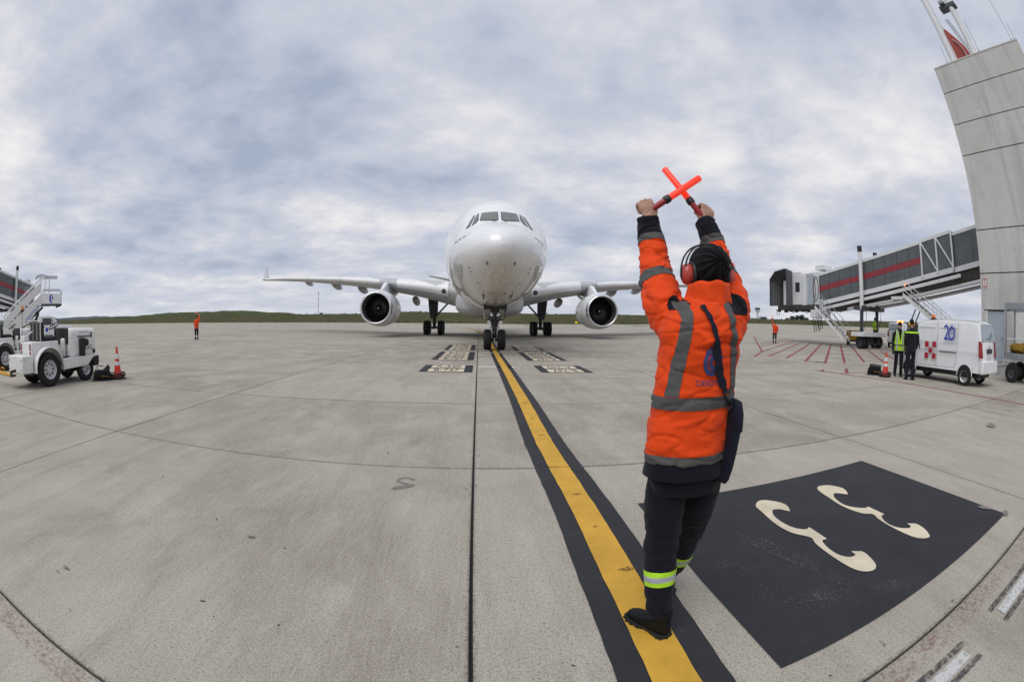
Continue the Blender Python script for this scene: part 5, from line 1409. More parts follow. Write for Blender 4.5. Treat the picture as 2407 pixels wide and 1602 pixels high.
# ------------------------------------------------------------------ white vans
def van(loc, rz, label, full=True):
    v = empty('van', loc, rz, label, 'van', 'white airport vans')
    W = .775
    side = [(-2.05, .42), (-2.10, .70), (-2.08, 1.10), (-2.04, 1.45), (-1.97, 1.80), (-1.88, 1.93), (-1.6, 1.98), (-.2, 2.02), (.75, 1.97), (1.08, 1.86), (1.55, 1.42), (1.85, 1.22), (2.02, 1.02), (2.08, .75), (2.06, .42)]
    # body as loft across the width so that the flanks curve in at the top
    rings = []
    for x, k in ((-1, 0), (-.985, 0), (-.95, 0), (-.88, 0), (-.5, 0), (0, 0), (.5, 0), (.88, 0), (.95, 0), (.985, 0), (1, 0)):
        rg = []
        for y, z in side:
            tumble = .06*max(0, (z-1.25)/.75)**1.3
            xx = x*W*(1-tumble*1.6) if abs(x) > .9 else x*W
            edge = {1: .12, .985: .065, .95: .03, .88: .008}.get(abs(x), 0)
            xx *= 1-.07*max(0, (abs(y)-1.55)/.5)**2
            zz = z-edge*(1 if z > 1.2 else 0)+(.035 if abs(x) < .5 and z > 1.9 else 0)
            rg.append((xx, y*(1-.035*abs(x)**5), zz))
        rings.append(rg)
    MB().loft(rings).build('body', M_VWHT, v, smooth=32)
    rbox('underbody', M_BLK2, v, -.58, .58, -1.9, 1.95, .26, .46, .02)
    for s in (-1, 1):
        X = lambda z: W*(1-.06*max(0, (z-1.25)/.75)**1.3*1.6)
        def decal(name, mat, pts, off=.006, th=.004):
            MB().prism([((X(z)+off)*s, y, z) for y, z in pts], (th*s, 0, 0)).build(name, mat, v)
        for y in (-1.37, 1.36):
            wheel_part(v, .715*s, y, .29, .18, s, .62, M_RIM, 7)
            arch = [(y+.335*math.cos(R(a)), .31+.335*math.sin(R(a))) for a in range(0, 181, 12)]
            MB().prism([((W-.022)*s, a, b) for a, b in arch]+[((W-.022)*s, y-.335, .26), ((W-.022)*s, y+.335, .26)], (.024*s, 0, 0)).build('wheel_arch', M_BLK2, v)
            rod('arch_lip', M_VWHT, v, [((W+.006)*s, y+.350*math.cos(R(a)), .31+.350*math.sin(R(a))) for a in range(0, 181, 15)], .016, 6)
        # panel gaps, pressed panels, door slot
        for pts in ([(1.02, 1.84), (1.0, .50)], [(.02, 1.93), (.02, .52)], [(-.98, 1.90), (-.96, 1.2), (-.90, .55)], [(1.0, .50), (-.90, .52)]):
            q, _ = chain([((X(z)+.002)*s, y, z, .006) for y, z in pts], 2); MB().path(q, .0045, 5).build('panel_gap', M_DGREY, v)
        for y0, y1 in ((.12, .92), (-.92, -.08)):
            rod('pressed_panel', M_VWHT, v, [((X(z)+.001)*s, y, z) for y, z in ((y0, 1.30), (y1, 1.30), (y1+.02, 1.74), (y0+.02, 1.74), (y0, 1.30))], .012, 6)
        decal('slide_rail', M_BLK2, [(-.92, .955), (-.1, .955), (-.1, .99), (-.92, .99)])
        rod('body_crease', M_VWHT, v, [((W+.002)*s, -2.0, 1.05), ((W+.002)*s, 1.7, 1.05)], .010, 6)
        decal('door_window', M_GLASS, [(1.04, 1.27), (1.62, 1.27), (1.60, 1.34), (1.22, 1.74), (1.06, 1.78)])
        decal('window_seal', M_BLK2, [(1.01, 1.24), (1.66, 1.24), (1.64, 1.36), (1.24, 1.78), (1.03, 1.82)], .003, .002)
        decal('door_handle', M_BLK2, [(1.08, 1.09), (1.24, 1.09), (1.24, 1.14), (1.08, 1.14)], .004, .016)
        decal('door_handle', M_BLK2, [(.85, 1.0), (.90, 1.0), (.90, 1.17), (.85, 1.17)], .004, .016)
        rod('mirror', M_BLK2, v, [((W)*s, 1.5, 1.30), ((W+.12)*s, 1.52, 1.34), ((W+.12)*s, 1.52, 1.46)], .05, 8)
        # tail lamp
        MB().prism([(.60*s, -2.095, .88), (.775*s, -2.085, .88), (.785*s, -1.98, .90), (.765*s, -1.93, 1.36), (.745*s, -2.03, 1.37), (.65*s, -2.05, 1.30)], (.012*s, -.012, 0)).build('tail_lamp', M_TAIL, v)
        MB().prism([(.62*s, 2.00, .92), (.62*s, 2.02, .78), (.40*s, 2.07, .78), (.40*s, 2.05, .90)], (.02*s, .03, 0)).build('headlight', M_CONEW, v)
        # red chequer
        for i in range(3):
            for j in range(3):
                if (i+j) % 2 == 0:
                    y, z = .60-.185*i, .72+.185*j
                    decal('chequer_square', M_CKRED, [(y, z), (y-.178, z), (y-.178, z+.178), (y, z+.178)])
        if full:
            dy = -s  # reading direction along the flank
            c = Vector(((X(1.55)+.012)*s, -.55, 1.56)); fx, up = Vector((0, s, 0)), Vector((-.05*s, 0, 1))
            mw = frame(c, fx, up) @ Matrix.Scale(1.22, 4)
            text_obj('2', .56, M_BLUEL, v, mw @ Matrix.Translation((-.10, 0, .0)), 'number_emblem', .80)
            b = MB(); n = 28; vs = []
            for k in range(n):
                a = 2*math.pi*k/n
                vs += [(.105+.125*math.cos(a), .185*math.sin(a), .004), (.105+.080*math.cos(a), .130*math.sin(a), .004)]
            b.add(vs, [(2*k, 2*((k+1) % n), 2*((k+1) % n)+1, 2*k+1) for k in range(n)]); o = b.build('number_emblem', M_BLUEL, v); o.matrix_local = mw
            b = MB(); vs = []
            for k in range(n):
                a = 2*math.pi*k/n
                vs += [(.115+.165*math.cos(a), .235*math.sin(a), .003), (.115+.150*math.cos(a), .218*math.sin(a), .003)]
            b.add(vs, [(2*k, 2*((k+1) % n), 2*((k+1) % n)+1, 2*k+1) for k in range(n)]); o = b.build('number_ring', M_GREYT, v); o.matrix_local = mw
            b = MB(); b.path([(.08, .05, .006), (.105, .08, .006), (.13, .06, .006), (.10, .0, .006), (.07, -.05, .006), (.10, -.07, .006)], .006, 5); b.path([(.09, .0, .006), (.17, .0, .006)], .008, 5); o = b.build('number_script', M_BLUEL, v); o.matrix_local = mw
    # rear door
    MB().prism([(-.60, -2.035, 1.36), (.60, -2.035, 1.36), (.64, -2.025, 1.45), (.60, -1.945, 1.86), (.54, -1.93, 1.90), (-.54, -1.93, 1.90), (-.60, -1.945, 1.86), (-.64, -2.025, 1.45)], (0, -.02, .004)).build('rear_window', M_GRILL, v, bevel=.01)
    rod('rear_wiper', M_BLK2, v, [(.02, -2.06, 1.50), (.36, -2.03, 1.66)], .008, 5)
    rod('rear_wiper', M_BLK2, v, [(-.30, -2.07, 1.47), (.10, -2.07, 1.44), (.30, -2.045, 1.58)], .008, 5)
    rbox('plate_recess', M_DGREY, v, -.26, .26, -2.125, -2.08, 1.02, 1.16, .02)
    rbox('number_plate', M_CONEW, v, -.20, .20, -2.125, -2.09, .86, .99, .005)
    rbox('rear_bumper', M_VWHT, v, -.74, .74, -2.20, -2.02, .40, .80, .04)
    rbox('front_bumper', M_VWHT, v, -.74, .74, 1.98, 2.14, .36, .66, .04)
    MB().prism([(-.62, 1.60, 1.42), (.62, 1.60, 1.42), (.58, 1.14, 1.84), (-.58, 1.14, 1.84)], (0, .012, .012)).build('windscreen', M_GLASS, v)
    rbox('badge', M_GREYT, v, -.03, .03, -2.112, -2.09, 1.20, 1.25, .004)
    rbox('beacon_foot', M_BLK2, v, -.10, .10, .62, .78, 1.99, 2.06, .01)
    return v
vn = van((14.42, 8.72, 0), R(0.5), 'white panel van with red chequer and a blue number emblem beside the concrete pier')
MB().box(-.07, .07, .64, .76, 2.06, 2.18).build('beacon', M_AMBER, vn, bevel=.015)
v2 = van((32.3, 25.4, .32), R(-62), 'white van with a lit red roof lamp far behind the two workers', False)
M_LAMP = NT('lit_red_lamp'); M_LAMP.b.inputs['Base Color'].default_value = (1, .1, .03, 1); M_LAMP.b.inputs['Emission Color'].default_value = (1, .16, .03, 1); M_LAMP.b.inputs['Emission Strength'].default_value = 6; M_LAMP = M_LAMP.m
MB().box(-.30, .30, .60, .78, 2.06, 2.22).build('lit_beacon', M_LAMP, v2, bevel=.015)
rbox('red_stripe', M_CKRED, v2, -.5, .5, 2.13, 2.15, .72, 1.0, .004)

# ------------------------------------------------------------------ baggage cart and machines
def cart():
    c = empty('baggage_cart', (17.9, 6.0, 0), R(2), 'grey steel baggage cart with ochre tarpaulins at the right edge', 'cart')
    x0, x1, y0, y1 = -.72, .72, -2.6, 1.02
    for x in (x0, x1):
        for y in (y0, -.8, y1): rbox('post', M_STEEL, c, x-.05, x+.05, y-.05, y+.05, .95, 2.55, .008)
        rbox('roof_beam', M_STEEL, c, x-.05, x+.05, y0-.05, y1+.05, 2.53, 2.76, .01)
        rbox('deck_beam', M_STEEL, c, x-.05, x+.05, y0-.05, y1+.05, .82, 1.02, .01)
        rod('restraint_bar', M_CONEW, c, [(x, y0, 1.55), (x, y1, 1.50)], .02)
        for y in (.62, -2.2): wheel_part(c, x*.86, y, .355, .22, 1 if x > 0 else -1, .5, M_DGREY)
    for y in (y0, y1):
        rbox('roof_beam', M_STEEL, c, x0, x1, y-.05, y+.05, 2.53, 2.76, .01); rbox('deck_beam', M_STEEL, c, x0, x1, y-.05, y+.05, .82, 1.02, .01)
    rbox('deck', M_DGREY, c, x0, x1, y0, y1, .98, 1.03, .005)
    rbox('back_panel', M_TWHT, c, x1-.03, x1-.01, -.8, y1, 1.3, 2.5, .005)
    for k, (cx, cy, s) in enumerate(((-.25, .35, 1.0), (.1, -.5, 1.15), (.0, -1.5, 1.3))):
        b = MB(); ellipsoid(b, (cx, cy, 1.03+.16*s), (.46*s, .6*s, .24*s), None, 40, 24)
        o = b.build('folded_tarpaulin', M_TARP, c, smooth='all')
        displace(o.data, lambda p, q: .16*noise.fractal(p*2.6+Vector((k, 0, 0)), 1, 2, 4)-.09*max(0, .25-abs(noise.noise(p*4+Vector((0, k, 0)))))/.25)
        o.data.update()
    rod('tow_pole', M_STEEL, c, [(0, y1, .55), (0, y1+1.0, .45)], .035)
cart()
def power_unit():
    u = empty('ground_power_unit', (28.7, 28.1, .33), R(-50), 'yellow wheeled ground power unit behind the jet bridge wheels', 'power unit')
    MB().prism([(-.8, -.7, .40), (-.8, 1.2, .40), (-.8, 1.2, .65), (-.8, .3, 1.22), (-.8, -.7, 1.22)], (1.6, 0, 0)).build('housing', M_GPU, u, bevel=.03)
    for x in (-.82, .82):
        for k in range(3): rbox('louvre', M_DGREY, u, x-.02, x+.02, -.5, .2, .62+.12*k, .66+.12*k, .004)
        rbox('label_strip', M_CONEW, u, x-.022, x+.022, -.5, .6, .48, .55, .002)
    for x in (-.65, .65):
        for y in (-.55, .9): wheel_part(u, x, y, .24, .16, 1 if x > 0 else -1)
    rbox('frame', M_BLK2, u, -.6, .6, -.7, 1.2, .28, .42, .02)
power_unit()
# ------------------------------------------------------------------ jet bridges
def glass_tint():
    s = NT('tinted_bridge_glass'); o = s.coord()
    s.put(s.b.inputs['Base Color'], s.mix(s.rng(s.noise(o, 1.5, 3), .3, .7), (.095, .112, .118), (.135, .155, .160)))
    s.b.inputs['Roughness'].default_value = .10; s.b.inputs['Specular IOR Level'].default_value = .6
    s.b.inputs['Alpha'].default_value = .74
    return s.m
M_TINT = glass_tint()
M_BWHT = pbr('bridge_white', (.68, .69, .70), .45, var=.06, scale=1.2, dirt=.3)
M_STRIPE = pbr('bridge_red', (.27, .030, .040), .45, var=.08, scale=2)
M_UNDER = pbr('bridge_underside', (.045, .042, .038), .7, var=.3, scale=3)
M_BELL = cloth('bellows_fabric', (.115, .12, .135), .75, .3, 40, .2)
def jet_bridge():
    t = empty('jet_bridge', (25.0, 23.5, .26), .165, 'glazed passenger jet bridge with a red stripe joining the concrete pier', 'jet bridge', 'jet bridges')
    Wd = 2.7; SL_ = -.147
    zb = lambda y: 4.02+SL_*y-.05*0
    def sk(x0, x1, y0, y1, a, b, name, mat, bev=.01):
        """box sheared with the slope of the tunnel: a, b heights above the floor line"""
        p = [(x0, y0, zb(y0)+a), (x1, y0, zb(y0)+a), (x1, y1, zb(y1)+a), (x0, y1, zb(y1)+a), (x0, y0, zb(y0)+b), (x1, y0, zb(y0)+b), (x1, y1, zb(y1)+b), (x0, y1, zb(y1)+b)]
        return MB().add(p, [(0,3,2,1),(4,5,6,7),(0,1,5,4),(1,2,6,5),(2,3,7,6),(3,0,4,7)]).build(name, mat, t, bevel=bev)
    def side(y0, y1, bays, stripe, x_in, hgt, diag):
        for x in (x_in, Wd-x_in):
            xo = -.03 if x < 1 else .03
            for k in range(bays):
                a, b = y0+(y1-y0)*k/bays, y0+(y1-y0)*(k+1)/bays
                if stripe:
                    sk(x-.01, x+.01, a+.02, b-.02, .10, .88, 'glass_pane', M_TINT, 0)
                    sk(x-.015, x+.015, a+.0, b-.0, .90, 1.30, 'stripe_panel', M_STRIPE, 0)
                    sk(x-.01, x+.01, a+.02, b-.02, 1.32, hgt-.12, 'glass_pane', M_TINT, 0)
                else: sk(x-.01, x+.01, a+.02, b-.02, .10, hgt-.12, 'glass_pane', M_TINT, 0)
                sk(x-.02, x+.02, b-.015, b+.015, .08, hgt-.1, 'mullion', M_DGREY, 0)
                if diag == 'in': rod('brace', M_BWHT, t, [(x-xo*5, a, zb(a)+hgt-.15), (x-xo*5, b, zb(b)+.12)], .025, 6)
                else:
                    rod('brace', M_BWHT, t, [(x+xo*2, b, zb(b)+hgt-.08), (x+xo*2, a, zb(a)+.08)], .055, 8)
                    rod('frame_post', M_BWHT, t, [(x+xo*2, b, zb(b)-.05), (x+xo*2, b, zb(b)+hgt+.05)], .075, 8)
            if diag != 'in': rod('frame_post', M_BWHT, t, [(x+xo*2, y0, zb(y0)-.05), (x+xo*2, y0, zb(y0)+hgt+.05)], .075, 8)
            sk(x-.06, x+.06, y0, y1, hgt-.12, hgt+.10, 'roof_edge', M_BWHT)
            sk(x-.06, x+.06, y0, y1, -.22, .10, 'floor_edge', M_BWHT)
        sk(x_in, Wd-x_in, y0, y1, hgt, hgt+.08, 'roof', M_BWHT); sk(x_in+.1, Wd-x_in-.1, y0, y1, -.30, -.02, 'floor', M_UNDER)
    side(-5.7, 4.8, 9, True, 0, 2.25, 'in')
    side(-8.44, -5.7, 2, False, -.05, 2.30, 'out')
    side(-13.5, -8.44, 3, False, .14, 2.15, 'in')
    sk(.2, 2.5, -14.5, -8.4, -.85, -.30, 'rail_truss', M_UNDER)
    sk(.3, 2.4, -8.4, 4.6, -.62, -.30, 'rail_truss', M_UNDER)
    for x in (-.05, Wd+.05): sk(x-.07, x+.07, -9.0, 4.6, -.62, -.40, 'guide_rail', M_BWHT)
    for x in (.25, Wd-.25):
        rod('lift_beam', M_BWHT, t, [(x, 1.8, 2.85), (x, -3, 3.42), (x, -12.5, 4.75)], .13, 8)
    # end wall at the pier and roof hut
    sk(-.05, Wd+.05, -9.0, -8.9, -.2, 2.6, 'portal_frame', M_BWHT) if False else None
    # lift columns
    for k, (x, y) in enumerate(((-.30, .0), (Wd+.30, .55))):
        rod('column_mast', M_BWHT, t, [(x, y, 2.75), (x, y, 6.95)], .17, 14)
        MB().lathe([(.19, 6.90), (.20, 7.0), (.20, 7.28), (.17, 7.34)], 16, 'Z', (x, y, 0)).build('mast_cap', M_BLK2, t, smooth=True)
        rod('column_leg', M_DGREY, t, [(x, y, 1.0), (x, y, 2.85)], .15, 12)
        rod('hydraulic_hose', M_BLUEH, t, [(x-.25, y-.1, 2.9), (x-.30, y-.15, 1.9), (x-.05, y-.1, 1.1)], .022, 6)
        rod('hydraulic_hose', M_BLUEH, t, [(x+.9, y+.1, 3.0), (x+.75, y+.05, 2.1), (x+.35, y, 1.35), (x+.1, y, 1.25)], .022, 6)
    rbox('cross_beam', M_DGREY, t, -.45, Wd+.45, -.18, .75, 2.75, 3.05, .02)
    rbox('drive_box', M_BWHT, t, -.55, Wd+.55, -.35, .9, .86, 1.18, .03)
    rod('axle', M_BLK2, t, [(.1, .2, .46), (2.6, .2, .46)], .2, 10)
    rod('pivot', M_BLK2, t, [(1.35, .2, .4), (1.35, .2, .95)], .28, 12)
    for x in (-.05, .55, 2.15, 2.75): wheel_part(t, x, .2, .46, .34, -1 if x < 1.3 else 1, .55, M_DGREY)
    rod('guard_bar', M_BLK2, t, [(-.35, -.5, .35), (3.0, -.5, .35)], .03, 6)
    # rotunda and cab at the lower end
    zf = zb(4.8)
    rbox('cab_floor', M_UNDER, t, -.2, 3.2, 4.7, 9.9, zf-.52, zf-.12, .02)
    rbox('corner_post', M_BWHT, t, -.15, .0, 4.78, 5.35, zf-.2, zf+2.35, .02)
    rbox('cab_panel', M_GRILL, t, -.14, -.06, 5.40, 6.15, zf-.12, zf+2.32, .01)
    rbox('cab_panel', M_BWHT, t, -.22, -.10, 6.20, 6.75, zf-.16, zf+2.35, .02)
    rbox('cab_panel', M_BWHT, t, -.20, -.08, 6.80, 8.05, zf-.10, zf+2.62, .02)
    rbox('cab_window', M_GLASS, t, -.225, -.19, 7.0, 7.55, zf+.95, zf+1.75, .06)
    rbox('cab_side', M_BWHT, t, 2.9, 3.1, 4.78, 8.1, zf-.15, zf+2.4, .02)
    rbox('cab_roof', M_BWHT, t, -.15, 3.1, 4.75, 8.1, zf+2.32, zf+2.48, .03)
    rbox('roof_unit', M_BWHT, t, .2, 1.3, 4.3, 5.4, zf+2.66, zf+3.05, .03)
    rod('roof_unit_leg', M_DGREY, t, [(.5, 4.6, zf+2.4), (.5, 4.6, zf+2.7)], .05, 6)
    MB().path([(-.22, 5.05+.30*math.cos(a), zf+1.15+.95*math.sin(a)) for a in [2*math.pi*k/24 for k in range(24)]], .028, 6, closed=True).build('cable_loop', M_BLK2, t, smooth='all')
    rod('cable_loop', M_BLK2, t, [(-.24, 5.2, zf+2.1), (-.24, 5.05, zf+.9), (-.24, 5.3, zf-.2)], .028, 6)
    # bellows: folded hood opening towards the aircraft
    n = 9
    for k in range(n):
        f = k/(n-1); yy0, yy1 = 8.05+.0*f, 10.7
        xx = -.10-1.0*f; gr = .09*(k % 2)
        z0, z1 = zf-.15-.05*f-gr*.4, zf+2.72+.12*f+gr
        y0, y1 = 8.02-.22*f-gr, 9.75+.25*f+gr
        rg = [(y0, z0), (y0, z1-.10), (y0+.25, z1), (y1-.7, z1-.15), (y1, z1-.75), (y1, z0)]
        if k: 
            b = MB(); m = len(rg)
            b.add([(px, y, z) for y, z in prev]+[(xx, y, z) for y, z in rg], [(i, i+1, m+i+1, m+i) for i in range(m-1)])
            b.build('bellows_fold', M_BELL, t, smooth=30)
        prev, px = rg, xx
    MB().path([(px, y, z) for y, z in prev], .06, 8).build('hood_frame', M_DGREY, t, smooth=True)
    rbox('cab_front', M_UNDER, t, -.05, .02, 8.06, 9.95, zf-.15, zf+2.75, .01)
    rbox('cab_door', M_BWHT, t, -.12, -.055, 8.5, 9.2, zf-.1, zf+2.0, .02)
    rbox('cab_back', M_DGREY, t, 1.8, 1.9, 8.1, 9.9, zf-.1, zf+2.6, .02)
    for y, dz in ((9.6, .55), (7.6, .30), (5.9, .34)):
        rod('cable_drop', M_BLUEH, t, [(-.2, y, zf-.45), (-.2, y+.12, zf-.45-dz), (-.2, y+.36, zf-.45-dz), (-.2, y+.5, zf-.45)], .025, 6)
    for k in range(7): rbox('underside_fitting', M_BLK2, t, -.2+.1*(k % 3), .1+.1*(k % 3), 5.2+.75*k, 5.5+.75*k, zf-.68-.05*(k % 2), zf-.50, .02)
    # service stairs from the cab down to the apron
    sy0, sz0, sy1, sz1 = 4.4, 2.95, 1.2, .55
    for x in (-1.15, -.35):
        MB().prism([(x, sy0, sz0-.12), (x, sy0, sz0+.1), (x, sy1, sz1+.1), (x, sy1, sz1-.12)], (.05, 0, 0)).build('stair_stringer', M_BWHT, t)
        for h in (.5, 1.0): rod('stair_handrail', M_STEEL, t, [(x, sy0, sz0+h), (x, sy1, sz1+h)], .022, 6)
        for k in range(5): 
            f = k/4; rod('stair_post', M_STEEL, t, [(x, sy0+(sy1-sy0)*f, sz0+(sz1-sz0)*f), (x, sy0+(sy1-sy0)*f, sz0+(sz1-sz0)*f+1.0)], .02, 6)
    for k in range(11):
        f = (k+.5)/11; yy, zz = sy0+(sy1-sy0)*f, sz0+(sz1-sz0)*f
        rbox('stair_tread', M_STEEL, t, -1.12, -.33, yy-.12, yy+.12, zz-.02, zz+.02, .004)
    rbox('service_box', M_BWHT, t, -.7, .5, 3.9, 5.3, 2.15, 2.75, .05)
    rod('service_post', M_BWHT, t, [(-.1, 4.5, 2.7), (-.1, 4.5, 3.6)], .18, 10)
    for k in range(3): rod('hanging_cable', M_BLK2, t, [(-.5+.2*k, 4.2+.35*k, 2.2), (-.5+.2*k, 4.0+.35*k, 1.35-.12*k), (-.5+.2*k, 4.5+.4*k, 1.3-.12*k), (-.5+.2*k, 4.75+.35*k, 2.2)], .035, 6)
    return t
M_BLUEH = pbr('blue_hose', (.015, .03, .07), .5)
jb = jet_bridge()
jb2 = copy_tree(jb); jb2.location = (-52.6, 18.2, .07); jb2.rotation_euler.z = .40
for o_ in list(jb2.children):      # its far end is hidden behind the stair truck
    if o_.name.split('.')[0] in ('bellows_fold', 'hood_frame', 'cab_back', 'cab_front', 'cab_door', 'cab_side', 'cab_roof', 'cab_floor', 'cab_panel', 'cab_window', 'underside_fitting', 'cable_drop'): bpy.data.objects.remove(o_)
jb2['label'] = 'glazed jet bridge with a red stripe far off behind the left stair truck'
def service_stairs():
    t = empty('service_stairs', (26.6, 15.6, .15), R(10), 'white steel service stairs with caged handrails rising behind the white van', 'stairs')
    y0, z0, y1, z1 = -1.8, .10, 4.1, 3.75
    for x in (-.5, .5):
        MB().prism([(x-.03, y0, z0), (x-.03, y0, z0+.28), (x-.03, y1, z1+.22), (x-.03, y1, z1-.06)], (.06, 0, 0)).build('stringer', M_BWHT, t)
        for h in (.45, .75, 1.05): rod('handrail', M_BWHT, t, [(x, y0, z0+h), (x, y1, z1+h)], .024, 6)
        for k in range(9):
            f = k/8; rod('rail_post', M_BWHT, t, [(x, y0+(y1-y0)*f, z0+(z1-z0)*f), (x, y0+(y1-y0)*f, z0+(z1-z0)*f+1.05)], .022, 6)
    for k in range(17):
        f = (k+.5)/17; yy, zz = y0+(y1-y0)*f, z0+(z1-z0)*f
        rbox('tread', M_STEEL, t, -.5, .5, yy-.13, yy+.13, zz+.06, zz+.10, .004)
    rbox('landing', M_BWHT, t, -.5, 1.2, 4.1, 5.2, 3.55, 3.75, .01)
    MB().lathe([(.035, 0), (.035, .06), (.0, .08)], 10, 'Z', (-.5, 3.9, 4.45)).build('red_lamp', M_LAMP, t, smooth=True)
    for x in (-.45, .45): rod('prop', M_DGREY, t, [(x, 3.0, 2.9), (x, 4.6, 0)], .05, 6)
service_stairs()

# ------------------------------------------------------------------ concrete pier
def pier_mat():
    s = NT('weathered_concrete'); o = s.coord(); P = s.pos()
    n1 = s.noise(o, .5, 5, .6, .4); n2 = s.noise(o, 3, 6, .7); n3 = s.noise(o, 1.4, 5, .65, .3, (1, 1, .12)); n4 = s.noise(o, 40, 3, .6)
    c = s.mix(s.rng(n1, .3, .7), (.47, .465, .44), (.58, .575, .55))
    c = s.mix(s.rng(n3, .48, .68, 0, .65), c, (.33, .335, .33))
    c = s.mix(s.rng(n2, .55, .75, 0, .4), c, (.36, .345, .31))
    c = s.mix(s.rng(n4, .55, .75, 0, .3), c, (.30, .285, .27))
    v = s.n('ShaderNodeTexVoronoi', feature='DISTANCE_TO_EDGE'); v.inputs['Scale'].default_value = .55
    dsp = s.n('ShaderNodeVectorMath', operation='ADD'); s.L.new(o, dsp.inputs[0])
    nn = s.n('ShaderNodeTexNoise'); nn.inputs['Scale'].default_value = 1.6; nn.inputs['Detail'].default_value = 5; s.L.new(o, nn.inputs['Vector']); s.L.new(nn.outputs['Color'], dsp.inputs[1]); s.L.new(dsp.outputs[0], v.inputs['Vector'])
    crack = s.math('MULTIPLY', s.rng(v.outputs['Distance'], .0, .008, 1, 0), s.rng(n1, .5, .62))
    c = s.mix(s.math('MULTIPLY', crack, .5), c, (.14, .135, .13))
    s.put(s.b.inputs['Base Color'], c); s.b.inputs['Roughness'].default_value = .9
    s.bump(s.math('ADD', n2, s.math('MULTIPLY', n4, .3)), .3, .02); return s.m
M_PIER = pier_mat()
def pier():
    # local: +X along the visible face (to the right), +Y into the building
    ang = math.atan2(-.986, .168)
    t = empty('pier_building', (19.33, 9.42, .0), ang, 'tall weathered concrete pier of stacked panels at the right edge', 'building')
    # local +Y of that rotation points to (0.986, 0.168): away from the camera side
    wdt, dep = 6.1, 7.0
    levels = (.55, 2.63, 4.14, 5.97, 9.33, 10.85, 12.5, 13.9)
    rbox('core', M_UNDER, t, .10, wdt-.10, .20, dep-.1, 0, 13.85, 0)
    rbox('plinth', M_PIER, t, -.03, wdt+.03, -.06, dep, 0, .55, .02)
    for a, b in zip(levels, levels[1:]):
        g = .022
        if a < 1:   # panels either side of the door
            rbox('wall_panel', M_PIER, t, 0, .30, 0, .25, a+g, b-g, .012); rbox('wall_panel', M_PIER, t, 1.40, wdt, 0, .25, a+g, b-g, .012)
            rbox('wall_panel', M_PIER, t, 0, .25, .26, dep, a+g, b-g, .012)
        else:
            rbox('wall_panel', M_PIER, t, 0, wdt, 0, .25, a+g, b-g, .012)
            rbox('wall_panel', M_PIER, t, 0, .25, .26, dep, a+g, b-g, .012)
        rbox('wall_panel', M_PIER, t, wdt-.25, wdt, .26, dep, a+g, b-g, .012)
        rbox('wall_panel', M_PIER, t, .26, wdt-.26, dep-.25, dep, a+g, b-g, .012)
    rbox('coping', M_PIER, t, -.02, wdt+.02, -.02, dep+.02, 13.88, 13.96, .01)
    rbox('door', M_GRILL, t, .34, 1.36, .10, .16, .57, 2.60, .01)
    for x in (.30, 1.36): rbox('door_frame', M_BWHT, t, x, x+.05, .0, .2, .55, 2.62, .005)
    MB().tube((1.24, .10, 1.50), (1.24, .04, 1.50), .02, .02, 8).build('door_handle', M_BLK2, t)
    rbox('sign_board', M_CONEW, t, .10, .42, -.02, -.002, 3.50, 3.95, .004)
    for x0, x1, z0, z1 in ((.12, .15, 3.64, 3.93), (.37, .40, 3.64, 3.93), (.24, .27, 3.66, 3.93), (.12, .40, 3.90, 3.93), (.12, .40, 3.55, 3.58), (.12, .40, 3.60, 3.62)):
        rbox('sign_bar', M_CKRED, t, x0, x1, -.026, -.0205, z0, z1, 0)
    # rusty dark stains below the coping come from the material; antennas and floodlight mast on the roof
    return t
pr = pier()
def face(t, z, d=0.0):
    return Vector((19.33+.168*t+.986*d, 9.42-.986*t+.168*d, z))
def roof_mast():
    o = face(1.35, 13.96, .6)
    m = empty('roof_mast', o, math.atan2(-.986, .168), 'twin white roof mast with a red curved fin and coiled cable on the pier', 'mast')
    for x, r in ((0.0, .24), (1.55, .20)):
        rod('pole', M_BWHT, m, [(x, 0, 0), (x, 0, 6.2)], r, 16)
    rbox('cross_box', M_DGREY, m, .75, 1.95, -.22, .22, 3.15, 3.40, .02)
    rbox('lamp_housing', M_STEEL, m, .9, 1.3, -.4, .4, 3.40, 3.6, .02)
    prof = [(.24, 2.10), (.36, 2.20), (.85, 1.40), (1.18, .75), (1.34, .02), (.75, 0.0), (.48, .0), (.30, .22)]
    MB().prism([(x, -.05, z) for x, z in prof], (0, .30, 0)).build('red_fin', M_STRIPE2, m, bevel=.02)
    q, rr = chain([(.55, -.09, 1.40, .08), (.80, -.09, 1.10, .13), (.99, -.09, .58, .16), (1.04, -.09, .06, .17)], 5)
    MB().path(q, [(a, .02) for a in rr], 10).build('white_curve', M_BWHT, m, smooth=True)
    rod('fin_strut', M_STEEL, m, [(.12, .1, 2.65), (.36, .1, 2.12)], .035, 6)
    pts = []
    for k in range(200):
        f = k/199; a = f*2*math.pi*17
        pts.append((.78+.55*f+.12*math.cos(a), .05+.12*math.sin(a), 2.72-2.35*f))
    MB().path(pts, .014, 5).build('coiled_cable', M_STEEL, m, smooth='all')
M_STRIPE2 = pbr('fin_red', (.33, .05, .03), .5, var=.15, scale=3, dirt=.3)
roof_mast()
for i, (t_, h_, lab) in enumerate(((.93, 1.2, 'short whip antenna left of the roof mast on the pier'), (3.3, 2.0, 'thin whip antenna just right of the roof mast on the pier'), (5.75, 2.7, 'tall thin whip antenna at the right corner of the pier roof'), (6.0, 1.1, 'short whip antenna beside the tall one on the pier roof'))):
    a = empty('whip_antenna', face(t_, 13.96, .35), 0, lab, 'antenna', 'whip antennas on the pier')
    rod('whip', M_DGREY, a, [(0, 0, 0), (0, 0, h_)], .012, 5)
    MB().tube((0, 0, 0), (0, 0, .25), .05, .04, 8).build('mount', M_DGREY, a)

